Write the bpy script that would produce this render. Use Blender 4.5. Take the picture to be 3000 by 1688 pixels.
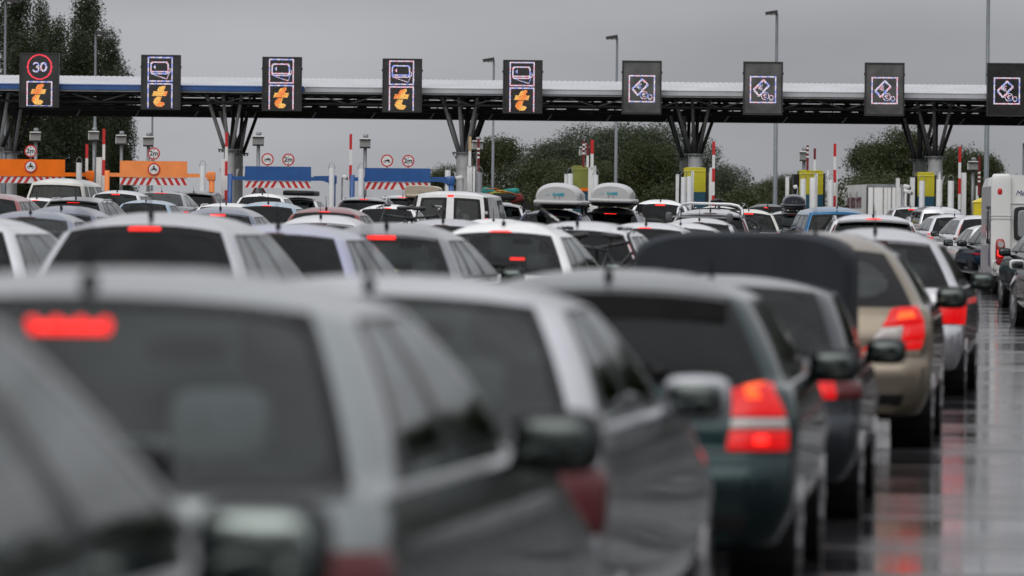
import bpy, math, random
import numpy as np
from mathutils import Matrix, Vector

random.seed(7); rng = np.random.default_rng(7)
for o in list(bpy.data.objects): bpy.data.objects.remove(o)
scene = bpy.context.scene
COL = scene.collection
R = math.radians

# ------------------------------------------------------------------ camera
F_PX, CX0, CY0 = 16700.0, 1500.0, 844.0
CAM_H, PITCH, ROLL = 1.58, math.atan2(202, 16700), R(0.58)
Fw = Vector((0, math.cos(PITCH), -math.sin(PITCH)))
Rt0 = Vector((1, 0, 0)); Up0 = Vector((0, math.sin(PITCH), math.cos(PITCH)))
Rt = Rt0*math.cos(ROLL) + Up0*math.sin(ROLL)
Up = Up0*math.cos(ROLL) - Rt0*math.sin(ROLL)
CAM = Vector((0, 0, CAM_H))
cd = bpy.data.cameras.new('camera'); cam = bpy.data.objects.new('camera', cd); COL.objects.link(cam)
m = Matrix((Rt, Up, -Fw)).transposed().to_4x4(); m.translation = CAM; cam.matrix_world = m
cd.sensor_width = 36; cd.lens = F_PX/3000*36; cd.clip_end = 6000; cd.clip_start = 0.2
cd.dof.use_dof = True; cd.dof.focus_distance = 150; cd.dof.aperture_fstop = 3.8
scene.camera = cam

# ------------------------------------------------------------------ sky + sun (overcast)
SUN_EL, SUN_ROT = R(34), R(200)
w = bpy.data.worlds.new('World'); scene.world = w; w.use_nodes = True
nt = w.node_tree; N = nt.nodes; Lk = nt.links; N.clear()
wo = N.new('ShaderNodeOutputWorld'); bg = N.new('ShaderNodeBackground')
sky = N.new('ShaderNodeTexSky'); sky.sky_type = 'NISHITA'; sky.sun_disc = False
sky.sun_elevation = SUN_EL; sky.sun_rotation = SUN_ROT; sky.dust_density = 4.0; sky.air_density = 1.0
hs = N.new('ShaderNodeHueSaturation'); hs.inputs['Saturation'].default_value = 0.12
tc = N.new('ShaderNodeTexCoord'); sep = N.new('ShaderNodeSeparateXYZ')
mp = N.new('ShaderNodeMapping'); mp.inputs['Scale'].default_value = (5, 5, 22); mp.inputs['Location'].default_value = (0.35, 0, 0.2)
nz = N.new('ShaderNodeTexNoise'); nz.inputs['Scale'].default_value = 1.3; nz.inputs['Detail'].default_value = 5; nz.inputs['Roughness'].default_value = 0.45
rmp = N.new('ShaderNodeValToRGB')
rmp.color_ramp.elements[0].position = 0.0; rmp.color_ramp.elements[0].color = (3.92, 3.98, 4.22, 1)
rmp.color_ramp.elements[1].position = 1.0; rmp.color_ramp.elements[1].color = (13.0, 13.15, 13.7, 1)
cl = N.new('ShaderNodeMapRange'); cl.inputs['From Min'].default_value = 0.32; cl.inputs['From Max'].default_value = 0.68
cl.inputs['To Min'].default_value = 0.82; cl.inputs['To Max'].default_value = 1.16
mul = N.new('ShaderNodeMixRGB'); mul.blend_type = 'MULTIPLY'; mul.inputs[0].default_value = 1
mx = N.new('ShaderNodeMixRGB'); mx.inputs[0].default_value = 0.9
Lk.new(tc.outputs['Generated'], sep.inputs[0]); Lk.new(tc.outputs['Generated'], mp.inputs[0]); Lk.new(mp.outputs[0], nz.inputs['Vector'])
Lk.new(sep.outputs['Z'], rmp.inputs[0]); Lk.new(nz.outputs['Fac'], cl.inputs['Value'])
Lk.new(rmp.outputs[0], mul.inputs[1]); Lk.new(cl.outputs[0], mul.inputs[2])
Lk.new(sky.outputs[0], hs.inputs['Color']); Lk.new(hs.outputs[0], mx.inputs[1]); Lk.new(mul.outputs[0], mx.inputs[2])
Lk.new(mx.outputs[0], bg.inputs['Color']); bg.inputs['Strength'].default_value = 0.1
Lk.new(bg.outputs[0], wo.inputs[0])
sd = bpy.data.lights.new('sun', 'SUN'); so = bpy.data.objects.new('sun', sd); COL.objects.link(so)
sd.energy = 0.8; sd.angle = R(50); sd.color = (1, 0.97, 0.93)
so.rotation_euler = (R(90)-SUN_EL, 0, math.pi - SUN_ROT); so.location = (0, -20, 60)
scene.view_settings.view_transform = 'Standard'; scene.view_settings.look = 'None'
scene.view_settings.exposure = 0.0; scene.view_settings.gamma = 1.0
scene.cycles.max_bounces = 8; scene.cycles.transparent_max_bounces = 16; scene.cycles.glossy_bounces = 4
scene.cycles.use_denoising = True; scene.cycles.caustics_reflective = False; scene.cycles.caustics_refractive = False
scene.cycles.sample_clamp_indirect = 4.0

# ------------------------------------------------------------------ geometry of the place
def at(px, py, d):
    "point seen at photo pixel (px, py) at depth d metres"
    return CAM + d*(Fw + Rt*((px-CX0)/F_PX) - Up*((py-CY0)/F_PX))
def S(t): t = min(1, max(0, t)); return t*t*(3-2*t)
def gz(x, y):
    "height of the plaza: it climbs to the toll line, falls beyond it, with a slight crossfall"
    xx = min(16, max(-16, x))
    cross = 0.02*S((y-60)/80)*(1-0.6*S((y-180)/50))*(1-S((y-250)/100))
    return 0.75*S((y-60)/150) - 0.8*S((y-255)/110) - xx*cross

# ------------------------------------------------------------------ materials
MATS = {}
def principled(name):
    mt = bpy.data.materials.new(name); mt.use_nodes = True
    return mt, mt.node_tree.nodes, mt.node_tree.links, mt.node_tree.nodes['Principled BSDF']
def mat(name, col, rough=0.5, metal=0.0, coat=0.0, em=None, es=0.0, spec=0.5, var=0.0, scale=3.0, bump=0.0, coords='Object'):
    if name in MATS: return MATS[name]
    mt, n, l, b = principled(name)
    b.inputs['Base Color'].default_value = (*col, 1); b.inputs['Roughness'].default_value = rough
    b.inputs['Metallic'].default_value = metal; b.inputs['Coat Weight'].default_value = coat; b.inputs['Coat Roughness'].default_value = 0.04
    b.inputs['Specular IOR Level'].default_value = spec
    if em: b.inputs['Emission Color'].default_value = (*em, 1); b.inputs['Emission Strength'].default_value = es
    if var or bump:
        t = n.new('ShaderNodeTexCoord'); z = n.new('ShaderNodeTexNoise'); z.inputs['Scale'].default_value = scale; z.inputs['Detail'].default_value = 6
        l.new(t.outputs[coords], z.inputs['Vector'])
        if var:
            r = n.new('ShaderNodeMapRange'); r.inputs['From Min'].default_value = .3; r.inputs['From Max'].default_value = .7
            r.inputs['To Min'].default_value = 1-var; r.inputs['To Max'].default_value = 1+var
            mm = n.new('ShaderNodeMixRGB'); mm.blend_type = 'MULTIPLY'; mm.inputs[0].default_value = 1; mm.inputs[1].default_value = (*col, 1)
            l.new(z.outputs['Fac'], r.inputs['Value']); l.new(r.outputs[0], mm.inputs[2]); l.new(mm.outputs[0], b.inputs['Base Color'])
            r2 = n.new('ShaderNodeMapRange'); r2.inputs['To Min'].default_value = max(0.02, rough*.75); r2.inputs['To Max'].default_value = min(1, rough*1.25)
            l.new(z.outputs['Fac'], r2.inputs['Value']); l.new(r2.outputs[0], b.inputs['Roughness'])
        if bump:
            bp = n.new('ShaderNodeBump'); bp.inputs['Strength'].default_value = bump; bp.inputs['Distance'].default_value = 0.02
            l.new(z.outputs['Fac'], bp.inputs['Height']); l.new(bp.outputs[0], b.inputs['Normal'])
    MATS[name] = mt; return mt
def paint(name, col, metal=0.55, rough=0.27, wet=0.05):
    "car paint with clear coat, road film and rain drops standing on it"
    if name in MATS: return MATS[name]
    mt, n, l, b = principled(name)
    b.inputs['Metallic'].default_value = metal; b.inputs['Roughness'].default_value = rough
    b.inputs['Coat Weight'].default_value = 1.0; b.inputs['Coat Roughness'].default_value = 0.03; b.inputs['Coat IOR'].default_value = 1.36; b.inputs['Specular IOR Level'].default_value = .0
    t = n.new('ShaderNodeTexCoord')
    z = n.new('ShaderNodeTexNoise'); z.inputs['Scale'].default_value = 2.2; z.inputs['Detail'].default_value = 5
    r = n.new('ShaderNodeMapRange'); r.inputs['From Min'].default_value = .3; r.inputs['From Max'].default_value = .7
    r.inputs['To Min'].default_value = .86; r.inputs['To Max'].default_value = 1.08
    mm = n.new('ShaderNodeMixRGB'); mm.blend_type = 'MULTIPLY'; mm.inputs[0].default_value = 1; mm.inputs[1].default_value = (*col, 1)
    l.new(t.outputs['Object'], z.inputs['Vector']); l.new(z.outputs['Fac'], r.inputs['Value']); l.new(r.outputs[0], mm.inputs[2]); l.new(mm.outputs[0], b.inputs['Base Color'])
    v = n.new('ShaderNodeTexVoronoi'); v.inputs['Scale'].default_value = 34; v.inputs['Randomness'].default_value = 1
    dr = n.new('ShaderNodeMapRange'); dr.inputs['From Min'].default_value = 0.42; dr.inputs['From Max'].default_value = 0.1; dr.interpolation_type = 'SMOOTHSTEP'
    bp = n.new('ShaderNodeBump'); bp.inputs['Strength'].default_value = wet; bp.inputs['Distance'].default_value = 0.004
    l.new(t.outputs['Object'], v.inputs['Vector']); l.new(v.outputs['Distance'], dr.inputs['Value']); l.new(dr.outputs[0], bp.inputs['Height'])
    l.new(bp.outputs[0], b.inputs['Coat Normal'])
    MATS[name] = mt; return mt
def glass(name, tint, ior=1.33):
    if name in MATS: return MATS[name]
    mt = bpy.data.materials.new(name); mt.use_nodes = True; n = mt.node_tree.nodes; l = mt.node_tree.links; n.clear()
    o = n.new('ShaderNodeOutputMaterial'); t = n.new('ShaderNodeBsdfTransparent'); g = n.new('ShaderNodeBsdfGlossy'); f = n.new('ShaderNodeFresnel'); x = n.new('ShaderNodeMixShader')
    t.inputs[0].default_value = (*tint, 1); g.inputs['Roughness'].default_value = 0.03; g.inputs['Color'].default_value = (.94, .97, .96, 1); f.inputs['IOR'].default_value = ior
    tc = n.new('ShaderNodeTexCoord'); v = n.new('ShaderNodeTexVoronoi'); v.inputs['Scale'].default_value = 30
    dr = n.new('ShaderNodeMapRange'); dr.inputs['From Min'].default_value = .36; dr.inputs['From Max'].default_value = .1; dr.interpolation_type = 'SMOOTHSTEP'
    bp = n.new('ShaderNodeBump'); bp.inputs['Strength'].default_value = .03; bp.inputs['Distance'].default_value = .003
    l.new(tc.outputs['Object'], v.inputs['Vector']); l.new(v.outputs['Distance'], dr.inputs['Value']); l.new(dr.outputs[0], bp.inputs['Height']); l.new(bp.outputs[0], g.inputs['Normal'])
    l.new(f.outputs[0], x.inputs[0]); l.new(t.outputs[0], x.inputs[1]); l.new(g.outputs[0], x.inputs[2]); l.new(x.outputs[0], o.inputs[0])
    MATS[name] = mt; return mt
def lampmat(name, col, es, base=(.35, .01, .01)):
    return mat(name, base, .3, coat=.25, em=col, es=es, spec=.3)

M_BLACK = mat('black_trim', (.009, .009, .010), .45, var=.2, scale=8, spec=.25)
M_RUB = mat('rubber', (.014, .014, .015), .75, var=.25, scale=12)
M_FRIT = mat('window_seal_black', (.005, .005, .006), .35, spec=.2)
M_RIM = mat('alloy_rim', (.35, .35, .36), .35, .8)
M_INT = mat('cabin_fabric', (.06, .062, .064), .85, var=.3, scale=20)
M_INT2 = mat('cabin_light_cloth', (.14, .145, .15), .9, var=.2, scale=20)
M_CHROME = mat('chrome_rail', (.55, .55, .57), .25, .9)
M_MIRG = mat('mirror_glass', (.10, .115, .11), .04, 1.0)  # dark reflections from behind are put into the glass colour
M_PLATE = mat('number_plate_white', (.6, .6, .57), .4)
M_GAP = mat('panel_gap_dark', (.01, .01, .01), .8)
M_GLASS = glass('tinted_glass', (.74, .82, .79))
M_GLASSD = glass('privacy_glass', (.07, .075, .08))
M_GLASSM = glass('mid_tint_glass', (.46, .52, .51))
M_GLASSS = glass('side_glass', (.46, .52, .51), 1.62)
M_GLASSR = glass('near_glass', (.74, .83, .82), 1.5)
M_BRK = lampmat('brake_light_lit', (1, .016, .010), 2.0, (.2, .004, .004))
M_BRKHOT = lampmat('brake_led_hot', (1, .022, .014), 2.2, (.2, .01, .01))
M_TAIL = lampmat('tail_light_lit', (1, .004, .006), .58, (.20, .002, .002))
M_TAILHOT = lampmat('tail_bulb_lit', (1, .10, .006), 1.6, (.3, .02, .01))
M_TOFF = mat('tail_light_unlit', (.085, .006, .006), .25, coat=.25, spec=.3)
M_CLEAR = mat('clear_lens', (.46, .42, .40), .15, coat=1.0)
M_AMB = mat('amber_lens', (.55, .2, .03), .15, coat=1.0)

# ------------------------------------------------------------------ mesh helpers
def mesh(name, verts, faces, mt=None, smooth=True):
    me = bpy.data.meshes.new(name); me.from_pydata([tuple(map(float, v)) for v in verts], [], [tuple(map(int, f)) for f in faces]); me.update()
    if mt is not None: me.materials.append(mt)
    if smooth: me.polygons.foreach_set('use_smooth', [True]*len(me.polygons))
    return me
class MB:
    def __init__(s): s.v = []; s.f = []
    def add(s, v, f):
        o = len(s.v); s.v += [tuple(map(float, p)) for p in v]; s.f += [tuple(int(i)+o for i in q) for q in f]; return s
    def box(s, c, sz, rot=None):
        c = Vector(c); h = [x/2 for x in sz]; P = []
        for dx in (-1, 1):
            for dy in (-1, 1):
                for dz in (-1, 1):
                    p = Vector((dx*h[0], dy*h[1], dz*h[2])); P.append((rot @ p if rot else p)+c)
        return s.add(P, [(0, 1, 3, 2), (4, 6, 7, 5), (0, 4, 5, 1), (2, 3, 7, 6), (0, 2, 6, 4), (1, 5, 7, 3)])
    def tube(s, p, r, n=8, caps=True):
        "swept tube through points p; r is one radius or one per point"
        p = [Vector(q) for q in p]; rr = r if isinstance(r, (list, tuple)) else [r]*len(p); V = []; Fc = []
        for i, q in enumerate(p):
            d = (p[min(i+1, len(p)-1)]-p[max(i-1, 0)]).normalized()
            a = d.cross(Vector((0, 0, 1)))
            if a.length < 1e-3: a = Vector((1, 0, 0))
            a.normalize(); b = d.cross(a)
            for k in range(n):
                t = 2*math.pi*k/n; V.append(q+(a*math.cos(t)+b*math.sin(t))*rr[i])
        for i in range(len(p)-1):
            for k in range(n): Fc.append((i*n+k, i*n+(k+1) % n, (i+1)*n+(k+1) % n, (i+1)*n+k))
        if caps: Fc.append(tuple(range(n-1, -1, -1))); Fc.append(tuple((len(p)-1)*n+k for k in range(n)))
        return s.add(V, Fc)
    def super(s, c, sz, e=0.35, nu=16, nv=10, rot=None, taper=None):
        "rounded box (superellipsoid)"
        c = Vector(c); V = []; Fc = []
        sg = lambda x, p: math.copysign(abs(x)**p, x)
        for j in range(nv+1):
            ph = -math.pi/2+math.pi*j/nv
            for i in range(nu):
                th = 2*math.pi*i/nu
                x = sg(math.cos(ph), e)*sg(math.cos(th), e); y = sg(math.cos(ph), e)*sg(math.sin(th), e); z = sg(math.sin(ph), e)
                p = Vector((x*sz[0]/2, y*sz[1]/2, z*sz[2]/2))
                if taper: p = taper(p)
                V.append((rot @ p if rot else p)+c)
        for j in range(nv):
            for i in range(nu): Fc.append((j*nu+i, j*nu+(i+1) % nu, (j+1)*nu+(i+1) % nu, (j+1)*nu+i))
        return s.add(V, Fc)
    def disc(s, c, r, axis='x', th=.01, n=24, r2=None):
        "short cylinder along an axis"
        c = Vector(c); A = {'x': Vector((1, 0, 0)), 'y': Vector((0, 1, 0)), 'z': Vector((0, 0, 1))}[axis]
        return s.tube([c-A*th/2, c+A*th/2], [r, r2 or r], n)
    def torus(s, c, r, q, axis='x', n=28, k=8):
        c = Vector(c); A = {'x': Vector((1, 0, 0)), 'y': Vector((0, 1, 0)), 'z': Vector((0, 0, 1))}[axis]
        B = Vector((0, 0, 1)) if axis != 'z' else Vector((1, 0, 0)); Cc = A.cross(B); V = []; Fc = []
        for i in range(n):
            t = 2*math.pi*i/n; d = B*math.cos(t)+Cc*math.sin(t)
            for j in range(k):
                u = 2*math.pi*j/k; V.append(c+d*(r+q*math.cos(u))+A*q*math.sin(u))
        for i in range(n):
            for j in range(k): Fc.append((i*k+j, ((i+1) % n)*k+j, ((i+1) % n)*k+(j+1) % k, i*k+(j+1) % k))
        return s.add(V, Fc)
    def mesh(s, name, mt, smooth=False): return mesh(name, s.v, s.f, mt, smooth)
def obj(name, me, parent=None, loc=None, rot=None):
    o = bpy.data.objects.new(name, me); COL.objects.link(o)
    if parent is not None: o.parent = parent
    if loc is not None: o.location = loc
    if rot is not None: o.rotation_euler = rot
    return o
def tag(o, label, cat, group=None):
    o['label'] = label; o['category'] = cat
    if group: o['group'] = group
    return o
def thing(name, label, cat, loc=(0, 0, 0), rz=0, group=None):
    o = obj(name, None, None, loc, (0, 0, rz)); return tag(o, label, cat, group)
def autosmooth(me, ang=35):
    try: me.set_sharp_from_angle(angle=R(ang))
    except Exception: pass
    return me
def text_mesh(name, body, size, mt, extrude=0.002, shear=0.0, bold=0.0):
    cu = bpy.data.curves.new(name, 'FONT'); cu.body = body; cu.size = size; cu.extrude = extrude; cu.align_x = 'CENTER'; cu.align_y = 'CENTER'; cu.shear = shear; cu.offset = bold
    cu.resolution_u = 3
    t = bpy.data.objects.new(name+'_tmp', cu); COL.objects.link(t); bpy.context.view_layer.update()
    me = bpy.data.meshes.new_from_object(t.evaluated_get(bpy.context.evaluated_depsgraph_get())); bpy.data.objects.remove(t); bpy.data.curves.remove(cu)
    me.name = name; me.materials.clear(); me.materials.append(mt); return me
STAND = Matrix.Rotation(R(90), 4, 'X')      # text written in XY stands up facing -Y

# ------------------------------------------------------------------ ground and wet road
def sheet(name, xs, ys, dz, mt):
    V = [(x, y, gz(x, y)+dz) for y in ys for x in xs]; n = len(xs)
    Fc = [(j*n+i, j*n+i+1, (j+1)*n+i+1, (j+1)*n+i) for j in range(len(ys)-1) for i in range(n-1)]
    o = obj(name, mesh(name, V, Fc, mt)); o['kind'] = 'structure'; return o
m_gr = mat('verge_grass', (.045, .06, .022), .9, var=.45, scale=.35, bump=.4)
sheet('ground', [-2500, -900, -300, -120, -62, -40, -16, 0, 16, 40, 62, 120, 300, 900, 2500],
      list(range(-60, 430, 10))+[500, 700, 1000, 1600, 2600, 5000], -0.03, m_gr)
def road_mat():
    mt, n, l, b = principled('wet_asphalt')
    tc = n.new('ShaderNodeTexCoord')
    def noise(sc, scale, det=4, loc=(0, 0, 0)):
        mp = n.new('ShaderNodeMapping'); mp.inputs['Scale'].default_value = sc; mp.inputs['Location'].default_value = loc
        z = n.new('ShaderNodeTexNoise'); z.inputs['Scale'].default_value = scale; z.inputs['Detail'].default_value = det
        l.new(tc.outputs['Object'], mp.inputs[0]); l.new(mp.outputs[0], z.inputs['Vector']); return z
    a = noise((.10, .55, 1), 1.0, 5); c = noise((1, 1, 1), 6.0, 6, (3, 1, 0)); e = noise((.35, 2.6, 1), 1.0, 3, (7, 3, 0))
    cr = n.new('ShaderNodeValToRGB'); cr.color_ramp.elements[0].color = (.018, .018, .02, 1); cr.color_ramp.elements[1].color = (.045, .045, .047, 1)
    l.new(c.outputs['Fac'], cr.inputs[0]); l.new(cr.outputs[0], b.inputs['Base Color'])
    mixr = n.new('ShaderNodeMath'); mixr.operation = 'MULTIPLY_ADD'; mixr.inputs[1].default_value = .6; l.new(e.outputs['Fac'], mixr.inputs[0])
    sc = n.new('ShaderNodeMath'); sc.operation = 'MULTIPLY'; sc.inputs[1].default_value = .55; l.new(a.outputs['Fac'], sc.inputs[0]); l.new(sc.outputs[0], mixr.inputs[2])
    e2 = noise((.22, 6.0, 1), 1.0, 2, (2, 5, 0)); e3 = n.new('ShaderNodeMath'); e3.operation = 'MULTIPLY_ADD'; e3.inputs[1].default_value = .35; l.new(e2.outputs['Fac'], e3.inputs[0]); l.new(mixr.outputs[0], e3.inputs[2])
    def mr(lo, hi, a_=.69, b_=.92):
        q = n.new('ShaderNodeMapRange'); q.interpolation_type = 'SMOOTHSTEP'; q.inputs['From Min'].default_value = a_; q.inputs['From Max'].default_value = b_; q.inputs['To Min'].default_value = lo; q.inputs['To Max'].default_value = hi; l.new(e3.outputs[0], q.inputs['Value']); return q
    l.new(mr(.03, .24).outputs[0], b.inputs['Roughness']); l.new(mr(.55, .06).outputs[0], b.inputs['Specular IOR Level'])
    bp = n.new('ShaderNodeBump'); bp.inputs['Distance'].default_value = .010; l.new(mr(.07, .75).outputs[0], bp.inputs['Strength'])
    rip = noise((2.5, 6.0, 1), 3.4, 5, (1, 8, 0)); l.new(rip.outputs['Fac'], bp.inputs['Height']); l.new(bp.outputs[0], b.inputs['Normal'])
    return mt
sheet('road', [-62, -40, -28, -16, -8, 0, 8, 16, 28, 40, 62], list(range(-60, 430, 6)), 0.0, road_mat())

# ------------------------------------------------------------------ trees
def leaf_mat(name, c1, c2):
    mt, n, l, b = principled(name)
    at_ = n.new('ShaderNodeAttribute'); at_.attribute_name = 'leafvar'
    cr = n.new('ShaderNodeValToRGB'); cr.color_ramp.elements[0].color = (*c1, 1); cr.color_ramp.elements[1].color = (*c2, 1)
    l.new(at_.outputs['Fac'], cr.inputs[0]); l.new(cr.outputs[0], b.inputs['Base Color'])
    b.inputs['Roughness'].default_value = .55; b.inputs['Specular IOR Level'].default_value = .35
    tr = n.new('ShaderNodeBsdfTranslucent'); l.new(cr.outputs[0], tr.inputs[0])
    ad = n.new('ShaderNodeMixShader'); ad.inputs[0].default_value = .22
    l.new(b.outputs[0], ad.inputs[1]); l.new(tr.outputs[0], ad.inputs[2]); l.new(ad.outputs[0], n['Material Output'].inputs[0]); return mt
M_LEAF = [leaf_mat('dark_leaves', (.027, .038, .012), (.058, .068, .019)),
          leaf_mat('silver_leaves', (.040, .054, .030), (.075, .092, .052)),
          leaf_mat('poplar_leaves', (.020, .030, .012), (.046, .058, .021))]
M_BARK = mat('bark', (.06, .05, .04), .9, var=.3, scale=4, bump=.5)
def crown_mesh(name, lobes, nleaf, size, mt, seed):
    "leaf-sized blades in sprays through the lobes' volume, thinner inside"
    r = np.random.default_rng(seed); V = []; vals = []
    wts = np.array([l[3]*l[4]*l[5] for l in lobes])**(2/3); wts /= wts.sum()
    ns = nleaf//9; L = np.array(lobes)[r.choice(len(lobes), size=ns, p=wts)]
    d = r.normal(size=(ns, 3)); d /= np.linalg.norm(d, axis=1)[:, None]; q = .45+.6*r.random(ns)**.6
    sc = L[:, :3]+d*L[:, 3:]*q[:, None]; out = d*np.array([1, 1, .6])+np.array([0, 0, .35]); bs = r.random(ns)
    rep_ = lambda a_: np.repeat(a_, 9, axis=0); sc, out, bs = rep_(sc), rep_(out), rep_(bs); nl = ns*9
    p = sc+r.normal(size=(nl, 3))*size*1.5+out*size*1.2*r.random((nl, 1)); u = r.normal(size=(nl, 3)); u /= np.linalg.norm(u, axis=1)[:, None]
    w_ = r.normal(size=(nl, 3))+out*.5; w_ -= u*(w_*u).sum(1)[:, None]; w_ /= np.linalg.norm(w_, axis=1)[:, None]
    a = size*(.55+.7*r.random((nl, 1))); bb = a*(.5+.3*r.random((nl, 1)))
    V = np.stack([p-u*a*.5, p+w_*bb*.5, p+u*a*.5, p-w_*bb*.5], axis=1).reshape(-1, 3); vals = np.clip(bs*.75+r.random(nl)*.25, 0, 1).tolist()
    me = bpy.data.meshes.new(name); V = np.array(V); nf = len(vals)
    me.from_pydata(V.tolist(), [], np.arange(nf*4).reshape(-1, 4).tolist()); me.update(); me.materials.append(mt)
    a = me.attributes.new('leafvar', 'FLOAT', 'FACE'); a.data.foreach_set('value', vals); return me
def lobes_round(h, w_, seed, n=16):
    r = np.random.default_rng(seed); L_ = []
    for k in range(n):
        t = 2*math.pi*r.random(); q = r.random()**.6; z = .25+.68*r.random()
        wz = math.sin(min(1, (z-.05)/.95*1.0)*math.pi)**.55
        L_.append((math.cos(t)*w_*.5*q*wz*.72, math.sin(t)*w_*.5*q*wz*.72, z*h, w_*(.15+.1*r.random()), w_*(.15+.1*r.random()), h*(.10+.06*r.random())))
    L_.append((0, 0, h*.52, w_*.3, w_*.3, h*.34)); return L_
def lobes_poplar(h, w_, seed, n=26):
    r = np.random.default_rng(seed); L_ = []
    for k in range(n):
        z = .1+.87*k/(n-1); wz = (math.sin(math.pi*min(1, z*.93+.03))**.6)*(1.05-.35*z); t = 2*math.pi*r.random(); q = r.random()
        L_.append((math.cos(t)*w_*.3*q*wz, math.sin(t)*w_*.3*q*wz, z*h, w_*.22*(.6+.7*wz*r.random()+.15), w_*.24*(.6+.6*wz), h*(.06+.035*r.random())))
    return L_
def trunk_mesh(name, h, r0, lobes, seed):
    r = np.random.default_rng(seed); b = MB()
    pts = [(r.normal()*.08*k, r.normal()*.08*k, h*.8*k/5) for k in range(6)]
    b.tube(pts, [r0*(1-.15*k) for k in range(6)], 8)
    for l in lobes[:12]:
        z0 = min(h*.7, max(h*.12, l[2]-h*.22)); b.tube([(0, 0, z0), (l[0]*.55, l[1]*.55, (z0+l[2])/2+.1), (l[0], l[1], l[2])], [r0*.42, r0*.28, r0*.1], 6)
    return b.mesh(name, M_BARK, True)
TREEPROTO = {}
def tree_proto(kind, v):
    if (kind, v) in TREEPROTO: return TREEPROTO[(kind, v)]
    if kind == 'poplar': lb = lobes_poplar(18, 5.2, 40+v); me = crown_mesh('poplar_crown', lb, 40000, .19, M_LEAF[2], v); tk = trunk_mesh('poplar_trunk', 18, .3, lb, v)
    elif kind == 'silver': lb = lobes_round(9, 8.5, 60+v); me = crown_mesh('silver_crown', lb, 36000, .165, M_LEAF[1], v); tk = trunk_mesh('silver_trunk', 9, .26, lb, v)
    else: lb = lobes_round(8, 8, 80+v); me = crown_mesh('broadleaf_crown', lb, 38000, .165, M_LEAF[0], v); tk = trunk_mesh('broadleaf_trunk', 8, .25, lb, v)
    TREEPROTO[(kind, v)] = (me, tk); return me, tk
def tree(kind, v, px, ytop, d, width_px, label, name, group):
    s = F_PX/d; p = at(px, ytop, d); g = gz(p.x, d); H0 = {'poplar': 18.3, 'silver': 9.0, 'broad': 8.0}[kind]; W0 = {'poplar': 5.0, 'silver': 8.0, 'broad': 7.6}[kind]
    sz = (p.z-g)/H0; sx = width_px/s/W0
    t = thing(name, label, 'tree', (p.x, d, g-.03), rng.random()*6.28, group)
    t.scale = (sx, sx, sz); me, tk = tree_proto(kind, v)
    obj('trunk', tk, t); obj('crown', me, t)
for i, (px, yt, d, wd, lb) in enumerate([
    (-60, -80, 322, 165, 'tall dark poplar cut by the picture edge left of the speed limit sign'),
    (45, -70, 330, 150, 'tall dark poplar rising behind the 30 speed limit sign'),
    (122, 18, 345, 85, 'thin feathery poplar in the gap between two tall ones'),
    (168, 62, 312, 110, 'shorter olive green poplar left of the tallest slim one'),
    (262, -35, 330, 135, 'tallest slim poplar with feathery edge against the sky'),
    (225, 110, 306, 150, 'dark poplar of middle height behind the first gap of the roof'),
    (322, 95, 338, 105, 'poplar at the open end of the row, its flank against the sky'),
    (356, 208, 318, 105, 'low rounded poplar at the foot of the row beside the second sign'),
    (80, 120, 304, 190, 'broad dark poplar filling the row behind the speed limit sign')]):
    tree('poplar', i % 3, px, yt, d, wd*1.14, lb, 'poplar_tree', 'poplars behind the toll roof')
for i, (k, px, yt, d, wd, lb) in enumerate([
    ('broad', 1330, 462, 345, 190, 'small dark broadleaf tree at the low end of the central wood'),
    ('broad', 1440, 425, 340, 260, 'dark green tree behind the wide grey column with dark red barrier arm'),
    ('silver', 1590, 405, 380, 260, 'grey green tree with ragged top left of the third tallest lamp'),
    ('broad', 1590, 440, 335, 300, 'dense dark tree behind the left white roof box'),
    ('silver', 1700, 392, 385, 240, 'wind blown grey green tree behind red and white barrier arms'),
    ('silver', 1830, 362, 380, 280, 'tallest silvery tree of the central wood under the money signs'),
    ('broad', 1760, 445, 330, 260, 'dark tree between the two white roof boxes'),
    ('silver', 1965, 385, 378, 260, 'silvery rounded tree left of the forked column'),
    ('broad', 1900, 430, 332, 260, 'dark olive tree behind the yellow booth with twin bollards'),
    ('silver', 2080, 425, 372, 210, 'grey green tree sloping down to the right of the forked column'),
    ('silver', 2150, 500, 360, 160, 'lowest grey green tree at the right end of the central wood'),
    ('broad', 2240, 540, 390, 150, 'far low tree in the gap behind the dark rack car'),
    ('broad', 2295, 490, 350, 170, 'separate small tree behind the tall lamp post base'),
    ('broad', 2560, 440, 352, 210, 'dark tree behind the white lorry box'),
    ('broad', 2660, 396, 342, 300, 'largest dark tree behind the rightmost forked column'),
    ('broad', 2790, 400, 348, 230, 'dark tree with notched top beside the tall right lamp post'),
    ('broad', 2880, 470, 340, 170, 'dark tree sloping down behind the caravan roof')]):
    tree(k, i % 3, px, yt, d+32, wd*1.12, lb, 'broadleaf_tree', 'trees beyond the toll line')
for i in range(15):      # unseen verge poplars, heights shaped for dark reflections in the car flanks
    y = 34+i*14.5; x = 21+y/240*9+1.2*math.sin(i*2.1); t = thing('poplar_tree', 'unseen verge poplar right of the plaza, height shaped for car reflections', 'tree', (x, y, gz(x, y)-.03), i*1.7, 'verge poplars right of the plaza')
    k = (.36+.022*i)*(1+.1*math.sin(i*3.3)); t.scale = (2.1, 2.1, k); me, tk = tree_proto('poplar', i % 3); obj('trunk', tk, t); obj('crown', me, t)
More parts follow.
